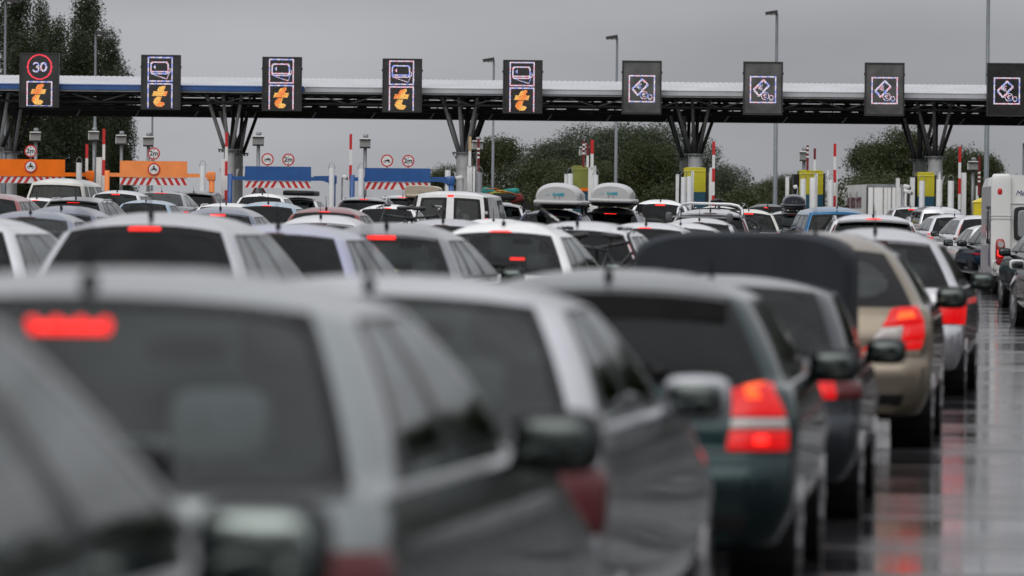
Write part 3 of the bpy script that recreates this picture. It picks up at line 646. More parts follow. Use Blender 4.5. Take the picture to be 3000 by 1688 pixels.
def cabinet(px, wpx, yt, d, label, mt=M_WHITE, dep=.4):
    s = F_PX/d; p, g = base(px, yt, d); h = p.z-g
    t = thing('island_cabinet', label, 'cabinet', (p.x, d, g), 0, 'white machine cabinets on the toll islands')
    obj('case', MB().box((0, dep/2, h/2), (wpx/s, dep, h)).mesh('case', mt), t)
    obj('door', MB().box((0, -.008, h*.45), (wpx/s*.82, .012, h*.8)).mesh('door', mt), t)
    obj('top_cap', MB().box((0, dep/2, h+.015), (wpx/s*1.06, dep*1.05, .03)).mesh('top_cap', M_COLG), t)
for px, wd, yt, lb in [(1389, 7, 490, 'narrow white cabinet right of the beige striped arm'), (1658, 9, 512, 'slim white cabinet at the left of the olive booth'), (1985, 9, 513, 'grey post cabinet left of the twin bollards'),
    (2029, 8, 503, 'white cabinet edge between bollard and front column'), (2307, 10, 519, 'grey post cabinet left of the widest booth'), (2391, 9, 510, 'white panel behind the brighter bollard'),
    (2631, 10, 524, 'grey post cabinet with cameras before the lorry doors'), (2674, 13, 522, 'white cabinet at the lorry end, left of the booth')]:
    cabinet(px, wd, yt, D_T-5.2+.5*rng.random(), lb)
def cctv(px, py, label, sz=28, flip=1):
    d = D_T-5; p, g = base(px, py, d); h = p.z-g; w_ = sz/(F_PX/d)
    t = thing('surveillance_camera', label, 'camera', (p.x, d, g), 0, 'small surveillance cameras on the islands')
    obj('mast', MB().tube([(flip*w_*.55, .05, 0), (flip*w_*.55, .05, h)], .035, 8).mesh('mast', M_STEEL, True), t)
    b = MB(); b.super((0, 0, h), (w_, .2, .16), .4, 12, 8, Matrix.Rotation(R(-12*flip), 3, 'Y')); obj('housing', b.mesh('housing', M_WHITE, True), t)
    obj('lens_hood', MB().disc((-flip*w_*.5, 0, h-.06), .06, 'x', .06, 12).mesh('lens_hood', M_BLACK), t)
cctv(1010, 519, 'white camera hanging left of the striped arm at the right blue gauge', 14, -1); cctv(1345, 521, 'white camera at the foot of the central forked column', 22, 1)
cctv(2656, 547, 'upper white camera before the lorry doors', 20, -1); cctv(2660, 562, 'lower white camera before the lorry doors', 22, -1); cctv(2330, 548, 'white camera left of the widest booth', 12, 1)
# floodlit lamp masts
def mast(px, yt, d, rpx, heads, label, pxb=None):
    s = F_PX/d; p, g = base(px, yt, d); h = p.z-g; r = rpx/2/s
    t = thing('lamp_mast', label, 'street lamp', (p.x, d, g), 0, 'tall lamp masts around the plaza')
    obj('pole', autosmooth(MB().tube([(0, 0, 0), (0, 0, h*.55), (0, 0, h*.552), (0, 0, h)], [r*1.15, r*1.0, r*.85, r*.7], 14).mesh('pole', mat('mast_zinc', (.20, .22, .24), .5, .3, var=.2, scale=1), True)), t)
    for sx in heads:
        b = MB(); b.box((sx*.28, -.05, h+.04), (.62, .36, .16), Matrix.Rotation(R(sx*10), 3, 'Y')); hd = obj('lamp_head', b.mesh('lamp_head', M_DARKST), t)
        obj('lens', MB().disc((sx*.2, -.08, h-.02), .13, 'z', .16, 14).mesh('lens', M_CLEAR), hd)
mast(17, 5, 262, 9, (1,), 'lamp mast at the left edge in front of the poplars'); mast(281, 100, 262, 9, (1,), 'lamp mast in front of the poplars between the first two signs')
mast(447, 330, 300, 7, (-1,), 'lamp mast seen only below the second sign'); mast(1447, 178, 300, 8, (-1,), 'lamp mast with single head left of the fifth card sign')
mast(1808, 112, 300, 9, (-1,), 'lamp mast rising left of the first money sign'); mast(2276, 40, 290, 12, (-1,), 'lamp mast with large head above the second money sign')
mast(2896, -130, 262, 14, (1, -1), 'thickest lamp mast, running out of the picture above the caravan'); mast(2998, 430, 262, 7, (1,), 'dark mast at the right picture edge')
# islands
for i, (px, lb) in enumerate([(-10, 'concrete toll island at the left picture edge'), (285, 'concrete toll island between the orange gauges'), (645, 'concrete toll island under the left forked column'),
    (1015, 'concrete toll island between the blue gauges'), (1358, 'concrete toll island under the central forked column'), (1712, 'concrete toll island under the olive booth'), (2037, 'concrete toll island under the twin bollard booth'),
    (2388, 'concrete toll island under the widest booth'), (2740, 'concrete toll island under the rightmost forked column')]):
    p = at(px, 690, D_T+3); g = gz(p.x, D_T+3)
    b = MB(); b.box((0, 0, .06), (1.75, 26, .2)); b.tube([(0, -13, -.04), (0, -13, .16)], .87, 20)
    tag(obj('toll_island', b.mesh('toll_island', M_CONC), None, (p.x, D_T+3, g)), lb, 'kerb island', 'concrete toll islands')
# small things seen between the cars
def tri_sign(px, py, d, label):
    p, g = base(px, py, d); h = p.z-g
    t = thing('warning_sign', label, 'sign', (p.x, d, g)); r = .45
    b = MB(); b.tube([(0, .03, 0), (0, .03, h+.2)], .035, 8); obj('pole', b.mesh('pole', M_STEEL, True), t)
    def tr(q, y, th): V = [(q*math.cos(R(90+120*k)), y, h+q*math.sin(R(90+120*k))) for k in range(3)]; return V+[(a, y+th, c) for a, _, c in V]
    Fq = [(0, 2, 1), (3, 4, 5), (0, 1, 4, 3), (1, 2, 5, 4), (2, 0, 3, 5)]
    obj('border', mesh('border', tr(r, 0, .02), Fq, M_RED, False), t); obj('face', mesh('face', tr(r*.68, -.006, .01), Fq, M_WHITE, False), t)
    b = MB(); b.box((0, -.012, h-.02), (.04, .006, .2)); b.box((-.05, -.012, h-.1), (.03, .006, .12)); b.box((.05, -.012, h-.1), (.03, .006, .12)); obj('symbol', b.mesh('symbol', M_BLACK), t)
tri_sign(759, 560, D_T+10, 'small triangular warning sign under the left blue gauge')
for px, py, lb in [(640, 578, 'orange water barrier right of the orange pivot post'), (988, 585, 'orange water barrier beside the blue pivot post')]:
    d = D_T-6; p, g = base(px, py, d); b = MB(); b.super((0, 0, .4), (1.2, .45, .95), .25)
    tag(obj('water_barrier', b.mesh('water_barrier', M_ORAN, True), None, (p.x, d, g)), lb, 'road barrier', 'orange water barriers')
d = 158; p, g = base(2876, 572, d)
t = thing('emergency_box', 'yellow upright box with sloping lid left of the caravan', 'machine', (p.x, d, g)); h = p.z-g
M_YB = mat('bright_yellow', (.70, .56, .02), .4, coat=.3, var=.08)
obj('case', MB().box((0, .25, (h-.2)/2), (.42, .5, h-.2)).mesh('case', M_YB), t)
obj('lid', mesh('lid', [(-.24, -.03, h-.2), (.24, -.03, h-.2), (.24, .53, h-.2), (-.24, .53, h-.2), (-.20, .1, h-.16), (.24, .1, h+.02), (.24, .5, h+.02), (-.20, .5, h-.16)], [(0, 3, 2, 1), (4, 5, 6, 7), (0, 1, 5, 4), (1, 2, 6, 5), (2, 3, 7, 6), (3, 0, 4, 7)], M_YB, False), t)
obj('door', MB().box((0.03, -.008, (h-.3)/2), (.33, .012, h-.5)).mesh('door', M_YB), t)
# ------------------------------------------------------------------ vehicles: a body shell lofted from plan-view rings, windows cut out of it
NR, NA, NS, NF = 8, 6, 26, 6
HALF = NR+NA+NS+NA+NF; NCOL = 2*HALF; NG = 8
def half_ring(w, y0, y1, rx, ry, fx, fy, bow, bowf):
    P = []
    for i in range(NR): x = (w-rx)*i/NR; P.append((x, y0+bow*(x/w)**2))
    yb = y0+bow*((w-rx)/w)**2
    for i in range(NA): t = i/NA*math.pi/2; P.append((w-rx+rx*math.sin(t), yb+ry*(1-math.cos(t))))
    ya, yc = yb+ry, y1-bowf-fy
    for i in range(NS): P.append((w, ya+(yc-ya)*i/NS))
    for i in range(NA): t = i/NA*math.pi/2; P.append((w-fx+fx*math.cos(t), yc+fy*math.sin(t)))
    for i in range(NF+1): x = (w-fx)*(1-i/NF); P.append((x, y1-bowf*(x/w)**2))
    return P
def sm(t): return S(t)
class Shell:
    def __init__(s, p):
        s.p = p; W2 = p['W']/2; L, H, zb = p['L'], p['H'], p['zb']; zf = p.get('zf', zb-.22); ywb = p['ywb']; ln = p.get('lean', .05)
        def ring(wf, y0, y1, z, rx=.22, ry=.16, fx=.45, fy=.5, bow=.05, bowf=.12, drop=True, w=None):
            hr = half_ring(w if w else wf*W2, y0, y1, rx, ry, fx, fy, bow, bowf); fd = max(0, (z-.5)/(zb-.5))*(zb-zf) if drop else 0
            full = [(x, y, z-fd*sm((y-ywb+.3)/(L-ywb-.1))) for x, y in hr]; left = [(-a, b, c) for a, b, c in full[1:-1]][::-1]
            return np.array(full+left)
        zs = p.get('zbump', .60); K = []
        K.append((ring(.80, .2, L-.25, p.get('clr', .2)), 1)); K.append((ring(.90, .06, L-.09, p.get('clr', .2)+.05), 2))
        K.append((ring(.974, .01, L, .40), 2)); K.append((ring(.984, .0, L, zs-.05), 1)); K.append((ring(.987, .025, L-.02, zs), 1))
        K.append((ring(.990, .05, L-.03, zs+.03), 3)); zm = (zs+.03+zb)/2
        K.append((ring(1.0, .05+ln*.3, L-.06, zm), 3)); K.append((ring(.985, .06+ln*.8, L-.12, zb-.07), 2))
        K.append((ring(p.get('wbelt', .955), .09+ln, L-.28, zb), 1))
        gb, gt = p['gb']*W2, (p['gt']+(.03 if p['gt'] < .75 else 0))*W2; zt = H-p.get('crown', .085)
        J = ring(0, p['ygb'], ywb, zb+.012, .08, .10, .3, .25, .05, .16, False, gb); J[:, 2] += p.get('cowl', 0)*np.array([sm((y-ywb+1.2)/1.1) for y in J[:, 1]])
        T = ring(0, p['ygt'], p['ywt'], zt, .08, .10, .22, .2, .05, .09, False, gt)
        T[:, 2] -= p.get('rdrop', 0)*np.array([sm((p['ygt']+1.1-y)/1.1) for y in T[:, 1]])
        T[:, 2] -= p.get('arch', .045)*(np.abs(T[:, 0])/gt)**2.2
        rows = []
        for (a, n), (b, _) in zip(K[:-1], K[1:]):
            for i in range(n): rows.append(a+(b-a)*i/n)
        rows.append(K[-1][0]); s.vI = len(rows)-1; rows.append((K[-1][0]*.35+J*.65)); s.vJ = len(rows)
        cen = np.array([0, (p['ygb']+ywb)/2, 0])
        for i in range(NG+1):
            h = i/NG; r = J+(T-J)*h; o = (r-cen)*np.array([1, 1, 0]); o /= np.maximum(np.linalg.norm(o, axis=1), 1e-6)[:, None]
            rows.append(r+o*np.array([1, .5, 0])*p.get('bulge', .022)*4*h*(1-h))
        s.J, s.T, s.cen, s.bul = J, T, cen, p.get('bulge', .022)
        s.vT = len(rows)-1; c2 = np.array([0, (p['ygt']+p['ywt'])/2, 0])
        for q in (.985, .955, .90, .80, .66, .48, .28, .05):
            r = T.copy(); r[:, :2] = c2[:2]+(T[:, :2]-c2[:2])*q; hq = H-(H-T[:, 2])*(q**2.6); r[:, 2] = hq; rows.append(r)
        s.G = np.array(rows); s.nr = len(rows)
    def P(s, c, v):
        c = c % NCOL; v = min(max(v, 0), s.nr-1.0001); c0 = int(c); v0 = int(v); a, b = c-c0, v-v0; c1 = (c0+1) % NCOL; G = s.G
        if s.vJ <= v <= s.vT:
            h = (v-s.vJ)/NG; q = (s.J[c0]+(s.T[c0]-s.J[c0])*h)*(1-a)+(s.J[c1]+(s.T[c1]-s.J[c1])*h)*a; o = (q-s.cen)*np.array([1, 1, 0]); o /= max(1e-6, np.linalg.norm(o))
            return q+o*np.array([1, .5, 0])*s.bul*4*h*(1-h)
        return (G[v0, c0]*(1-a)+G[v0, c1]*a)*(1-b)+(G[v0+1, c0]*(1-a)+G[v0+1, c1]*a)*b
    def nrm(s, c, v):
        e = .35; dc = s.P(c+e, v)-s.P(c-e, v); dv = s.P(c, v+e)-s.P(c, v-e); n = np.cross(dc, dv); l = np.linalg.norm(n); return n/l if l > 1e-9 else np.array([0, 0, 1.])
    def off(s, c, v, d): return s.P(c, v)+s.nrm(c, v)*d
    def vz(s, c, z):
        zz = [s.P(c, k)[2] for k in range(s.vI+2)]; return float(np.interp(z, zz, range(len(zz))))
    def hv(s, h): return s.vJ+h*NG
    def body(s, holes):
        Fc = []; bottom = tuple(range(NCOL-1, -1, -1))
        dead = set()
        for c0, c1, r0, r1 in holes:
            for c in range(c0, c1):
                for r in range(r0, r1): dead.add((c % NCOL, s.vJ+r))
        for v in range(s.nr-1):
            for c in range(NCOL):
                if (c, v) in dead: continue
                Fc.append((v*NCOL+c, v*NCOL+(c+1) % NCOL, (v+1)*NCOL+(c+1) % NCOL, (v+1)*NCOL+c))
        Fc.append(tuple((s.nr-1)*NCOL+k for k in range(NCOL))); Fc.append(bottom)
        return s.G.reshape(-1, 3), Fc
    def window(s, c0, c1, h0, h1, fr, rad, frt=None):
        "pane and black seal of one window, in metres across the opening"
        hm = (h0+h1)/2; Wm = sum(np.linalg.norm(s.P(c0+(c1-c0)*(k+1)/8, s.hv(hm))-s.P(c0+(c1-c0)*k/8, s.hv(hm))) for k in range(8)); Hm = np.linalg.norm(s.P((c0+c1)/2, s.hv(h1))-s.P((c0+c1)/2, s.hv(h0)))
        frt = frt or fr
        def loop(ins, r, top=None, q=1.0, nn=6):
            x0, x1, y0, y1 = ins, Wm-ins, ins, Hm-(top if top is not None else ins); r = max(.004, min(r, (x1-x0)/2.1, (y1-y0)/2.1)); out = []
            for cx, cy, a0 in ((x1-r, y0+r, -90), (x1-r, y1-r, 0), (x0+r, y1-r, 90), (x0+r, y0+r, 180)):
                for k in range(nn): a = R(a0+90*k/(nn-1)); out.append((cx+r*math.cos(a), cy+r*math.sin(a)))
            o2 = []
            for k in range(len(out)):
                o2.append(out[k])
                if k % nn == nn-1:
                    e_ = out[(k+1) % len(out)]; o2 += [(out[k][0]+(e_[0]-out[k][0])*j/7, out[k][1]+(e_[1]-out[k][1])*j/7) for j in range(1, 7)]
            out = o2; mx_, my_ = (x0+x1)/2, (y0+y1)/2
            return [(mx_+(x-mx_)*q, my_+(y-my_)*q) for x, y in out]
        def pt(u, d): return s.off(c0+(c1-c0)*u[0]/Wm, s.hv(h0+(h1-h0)*u[1]/Hm), d)
        n = 48; A = loop(-.014, .02, -.014); B = loop(fr, rad, frt)
        V = [pt(u, .003) for u in A]+[pt(u, .0055) for u in B]; Fr = [(k, (k+1) % n, n+(k+1) % n, n+k) for k in range(n)]
        V2 = []; F2 = []
        for q in (1.0, .86, .72, .58, .44, .30, .15): V2 += [pt(u, .003) for u in loop(fr-.008, rad, frt-.008, q)]
        V2.append(pt(((Wm)/2, (fr+Hm-frt)/2), .003))
        for j in range(6): F2 += [(j*n+k, j*n+(k+1) % n, (j+1)*n+(k+1) % n, (j+1)*n+k) for k in range(n)]
        F2 += [(6*n+k, 6*n+(k+1) % n, 7*n) for k in range(n)]
        return (V2, F2), (V, Fr)
    def quad(s, pts, d=.008, n=6, vz=True, edge=True):
        "bilinear patch on the lower body, corners (c, z): BL BR TR TL"
        V = []; Fc = []
        for j in range(n+1):
            for i in range(n+1):
                a, b = i/n, j/n; c = (pts[0][0]*(1-a)+pts[1][0]*a)*(1-b)+(pts[3][0]*(1-a)+pts[2][0]*a)*b; z = (pts[0][1]*(1-a)+pts[1][1]*a)*(1-b)+(pts[3][1]*(1-a)+pts[2][1]*a)*b
                v = s.vz(c, z) if vz else z
                dd = d*(1 if (0 < i < n and 0 < j < n) or not edge else .15)
                V.append(s.off(c, v, dd))
        for j in range(n):
            for i in range(n): Fc.append((j*(n+1)+i, j*(n+1)+i+1, (j+1)*(n+1)+i+1, (j+1)*(n+1)+i))
        return V, Fc
    def strip(s, path, wd, d=.003):
        "thin dark line along path of (c, v)"
        V = []; Fc = []; pts = [s.off(c, v, d) for c, v in path]; ns = [s.nrm(c, v) for c, v in path]
        for k, q in enumerate(pts):
            t = pts[min(k+1, len(pts)-1)]-pts[max(0, k-1)]; sd_ = np.cross(t, ns[k]); sd_ = sd_/max(1e-9, np.linalg.norm(sd_))*wd/2; V += [q-sd_, q+sd_]
        for k in range(len(pts)-1): Fc.append((2*k, 2*k+1, 2*k+3, 2*k+2))
        return V, Fc
PROTO = {}
def car_proto(key):
    if key in PROTO: return PROTO[key]
    p = dict(SPECS[key]); sh = Shell(p); W2 = p['W']/2; parts = []
    def add(name, vf, role, par=None, smooth=True, sharp=None):
        me = mesh(key+'_'+name, vf[0], vf[1], None, smooth); me.materials.append(M_BLACK)
        if sharp: autosmooth(me, sharp)
        parts.append((name, me, role, par)); return len(parts)-1
    holes = [(a, b, r0, r1) for (_, a, b, r0, r1, *_r) in p['win']]
    body = add('body', sh.body(holes), 'PAINT', sharp=50)
    for nm, a, b, r0, r1, fr, rad, role, *frt in p['win']:
        pane, seal = sh.window(a, b, r0/NG, r1/NG, fr, rad, frt[0] if frt else None)
        k = add(nm, pane, role); add('seal', seal, 'FRIT' if not p.get('bodyseal') else 'FRIT', k)
    gaps = MB(); cs = p.get('doors', (19, 28, 36))
    for c in cs:
        for sg in (1, -1):
            vf = sh.strip([(sg*c, sh.vz(sg*c, z)) for z in np.linspace(.36, p['zb']-.02, 7)], .009); gaps.add(*vf)
    zt_ = p['zbump']+.045 if 'zbump' in p else .645
    gaps.add(*sh.strip([(c, sh.vz(c, zt_)) for c in np.linspace(-11, 11, 23)], .010))
    for sg in (1, -1): gaps.add(*sh.strip([(sg*c, sh.vz(sg*c, z)) for c, z in zip(np.linspace(11, 8.6, 7), np.linspace(zt_, p['zb']-.01, 7))], .008))
    add('panel_gap', (gaps.v, gaps.f), 'GAP')
    lampn = p['lamp']
    for sg in (1, -1):
        for nm, pts, role, dd in lampn:
            q = [(sg*c, z) for c, z in pts]
            if sg < 0: q = [q[1], q[0], q[3], q[2]]
            vzf = True
            vf = sh.quad(q, dd, 7) if nm != 'pillar_light' else sh.quad([(c, sh.hv(z)) for c, z in q], dd, 7, vz=False)
            add('tail_light' if nm != 'bulb' else 'bulb', vf, role)
    b = p.get('brk')     # (half width in columns, v position, height in rows, leds)
    if b:
        cw, pos, ht, leds = b; v0 = sh.hv(pos) if pos <= 1 else sh.vT+(pos-1)*4
        k = add('brake_light', sh.quad([(-cw, v0), (cw, v0), (cw, v0+ht), (-cw, v0+ht)], .012, 6, vz=False), 'BRAKE')
        if leds:
            pc0 = np.zeros(3)
            for i in range(leds):
                c = -cw*.9+1.8*cw*i/(leds-1); lb = MB()
                lb.super(sh.off(c, v0+ht/2, .02), (.026, .012, .022), .8, 8, 6); add('led', (lb.v, lb.f), 'BRAKEHOT', k)
    # wheels
    for nm, yy in (('rear', p.get('yr', .80)), ('front', p['L']-p.get('yf', .82))):
        for sg in (1, -1):
            wb = MB(); r = p.get('rw', .31); xo = W2*.975
            wb.torus((sg*(xo-.09), yy, r), r-.075, .075, 'x', 24, 10); wb.disc((sg*(xo-.09), yy, r), r-.06, 'x', .15, 24)
            k = add('wheel', (wb.v, wb.f), 'TYRE')
            rb = MB(); rb.disc((sg*(xo-.012), yy, r), r-.11, 'x', .03, 20); rb.disc((sg*(xo+.004), yy, r), .05, 'x', .02, 10)
            for q in range(5):
                a = q*1.2566; rb.box((sg*(xo+.004), yy+math.cos(a)*(r-.11)*.55, r+math.sin(a)*(r-.11)*.55), (.015, .05, (r-.11)*.9), Matrix.Rotation(a-math.pi/2, 3, 'X'))
            add('rim', (rb.v, rb.f), 'RIM', k, False)
            ab = MB(); ab.disc((sg*(W2*.81), yy, r+.02), r+.055, 'x', W2*.335, 24); add('wheel_arch', (ab.v, ab.f), 'BLACK', None, False)
    # mirrors
    ym = p.get('ymir', p['ywb']-.75); zmr = p['zb']+p.get('zmir', .05)
    for sg in (1, -1):
        mb = MB(); ms = p.get('mirs', 1.0)
        mb.super((sg*(W2+.07), ym, zmr), (.23*ms, .13, .16*ms), .55, 16, 10, None, lambda q: Vector((q.x, q.y*(1.0-abs(q.x)*1.2), q.z)))
        mb.super((sg*(W2+.005), ym+.02, zmr-.05), (.12, .06, .05), .5, 10, 6); k = add('mirror', (mb.v, mb.f), 'MIRROR')
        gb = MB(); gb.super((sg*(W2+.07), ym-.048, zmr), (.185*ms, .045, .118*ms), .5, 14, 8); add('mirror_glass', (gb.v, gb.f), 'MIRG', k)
    # plate, wiper, antenna, spoiler, rails
    zp = p.get('zplate', .72); add('number_plate', sh.quad([(-2.9, zp), (2.9, zp), (2.9, zp+.11), (-2.9, zp+.11)], .010, 4), 'PLATE')
    if p.get('handle', True): add('tailgate_handle', sh.quad([(-3.5, zp+.13), (3.5, zp+.13), (3.5, zp+.165), (-3.5, zp+.165)], .022, 5), 'BLACK')
    add('rear_bumper_insert', sh.quad([(-9, .30), (9, .30), (9, .38), (-9, .38)], .006, 5), 'BLACK')
    if p.get('wiper', True):
        w_ = MB(); a = [sh.off(c, sh.hv(.16+.10*abs(c-3)/8), .022) for c in np.linspace(-5, 3, 9)]; w_.tube(a, .010, 6); w_.super(sh.off(3, sh.hv(.10), .02), (.08, .05, .06), .6, 10, 6); add('wiper', (w_.v, w_.f), 'BLACK')
    if p.get('ant', True):
        y = p['ygt']+p.get('anty', .22); z0 = float(np.interp(y, [p['ygt'], p['ygt']+.5], [p['H']-.05-p.get('rdrop', 0)*.8, p['H']-.012])); w_ = MB(); ah = p.get('anth', .2)
        w_.super((0, y, z0+.01), (.04, .09, .05), .7, 10, 6); w_.tube([(0, y, z0), (0, y-ah*.35, z0+ah)], [.007, .003], 6); add('antenna', (w_.v, w_.f), 'BLACK')
    if p.get('spoiler'):
        dep, th, role = p['spoiler']; V = []; Fc = []; cs_ = np.linspace(-8.2, 8.2, 17)
        for c in cs_:
            a = sh.P(c, sh.vT+.6); q = a+np.array([0, -dep, -.018]); V += [a+np.array([0, .05, .004]), q+np.array([0, 0, .0]), q+np.array([0, .01, -th]), sh.P(c, sh.vT-.3)]
        for i in range(16):
            for j in range(3): Fc.append((i*4+j, (i+1)*4+j, (i+1)*4+j+1, i*4+j+1))
        add('spoiler', (V, Fc), role, None, True, 40)
    if p.get('rails'):
        for sg in (1, -1):
            cc = [sg*c for c in np.linspace(15, 37, 12)]; w_ = MB(); pts = [sh.P(c, sh.vT+2.2)+np.array([0, 0, .002 if k in (0, 11) else (.04 if k in (1, 10) else .06)]) for k, c in enumerate(cc)]; w_.tube(pts, .019, 8)
            for k in (1, 6, 10): w_.tube([pts[k], pts[k]-np.array([0, 0, .07])], .018, 6)
            add('roof_rail', (w_.v, w_.f), 'RAIL')
    # cabin
    zs = p['zb']-.36; xs = .36*W2/.85; yd = p['ywb']-1.0; cabin = MB()
    for sg in (1, -1):
        for nm, yy, hh in (('front_seat', yd-.35, p['zb']-.12), ('rear_seat', yd-1.18, p['zb']-.28)):
            b_ = MB(); b_.super((sg*xs, yy, hh), (.48, .16, .62), .4, 12, 8, Matrix.Rotation(R(-12), 3, 'X')); k = add(nm, (b_.v, b_.f), 'SEAT')
            b_ = MB(); b_.super((sg*xs, yy-.08, hh+.41), (.24, .10, .17), .55, 12, 8); add('headrest', (b_.v, b_.f), 'SEAT', k)
    b_ = MB(); b_.box((0, (yd-1.3+p['ygb'])/2, p['zb']-.06), (W2*1.5, max(.2, yd-1.4-p['ygb']-.08), .03)); add('parcel_shelf', (b_.v, b_.f), 'BLACK', None, False)
    b_ = MB(); b_.super((0, p['ywb']-.35, p['zb']-.08), (W2*1.6, .6, .22), .4, 14, 8); add('dashboard', (b_.v, b_.f), 'BLACK')
    b_ = MB(); b_.torus((-xs, p['ywb']-.78, p['zb']-.04), .17, .016, 'y', 20, 6); add('steering_wheel', (b_.v, b_.f), 'BLACK')
    b_ = MB(); b_.super((0, p['ywt']+.05, p['H']-.2), (.22, .04, .07), .5, 10, 6); add('rear_view_mirror', (b_.v, b_.f), 'BLACK')
    PROTO[key] = (parts, sh); return PROTO[key]
def W(nm, a, b, r0, r1, fr, rad, role, frt=None): return (nm, a, b, r0, r1, fr, rad, role)+((frt,) if frt else ())
def wins(rear=(-8, 8, 1, 8), rfr=.035, rrad=.09, sides=((15, 20), (21, 29), (30, 39)), rfrt=.05, srad=.05):
    o = [W('rear_window', *rear, rfr, rrad, 'GREAR', rfrt)]
    for a, b in sides:
        o.append(W('side_window', a, b, 1, 8, .018, srad, 'GSIDE')); o.append(W('side_window', -b, -a, 1, 8, .018, srad, 'GSIDE'))
    o.append(W('windscreen', HALF-6, HALF+6, 1, 8, .04, .08, 'GFRONT')); return o
LC = lambda z0, z1, c0=7.2, c1=14.5: [('lens', [(c0, z0), (c1, z0), (c1, z1), (c0+1, z1)], 'TAIL', .014)]
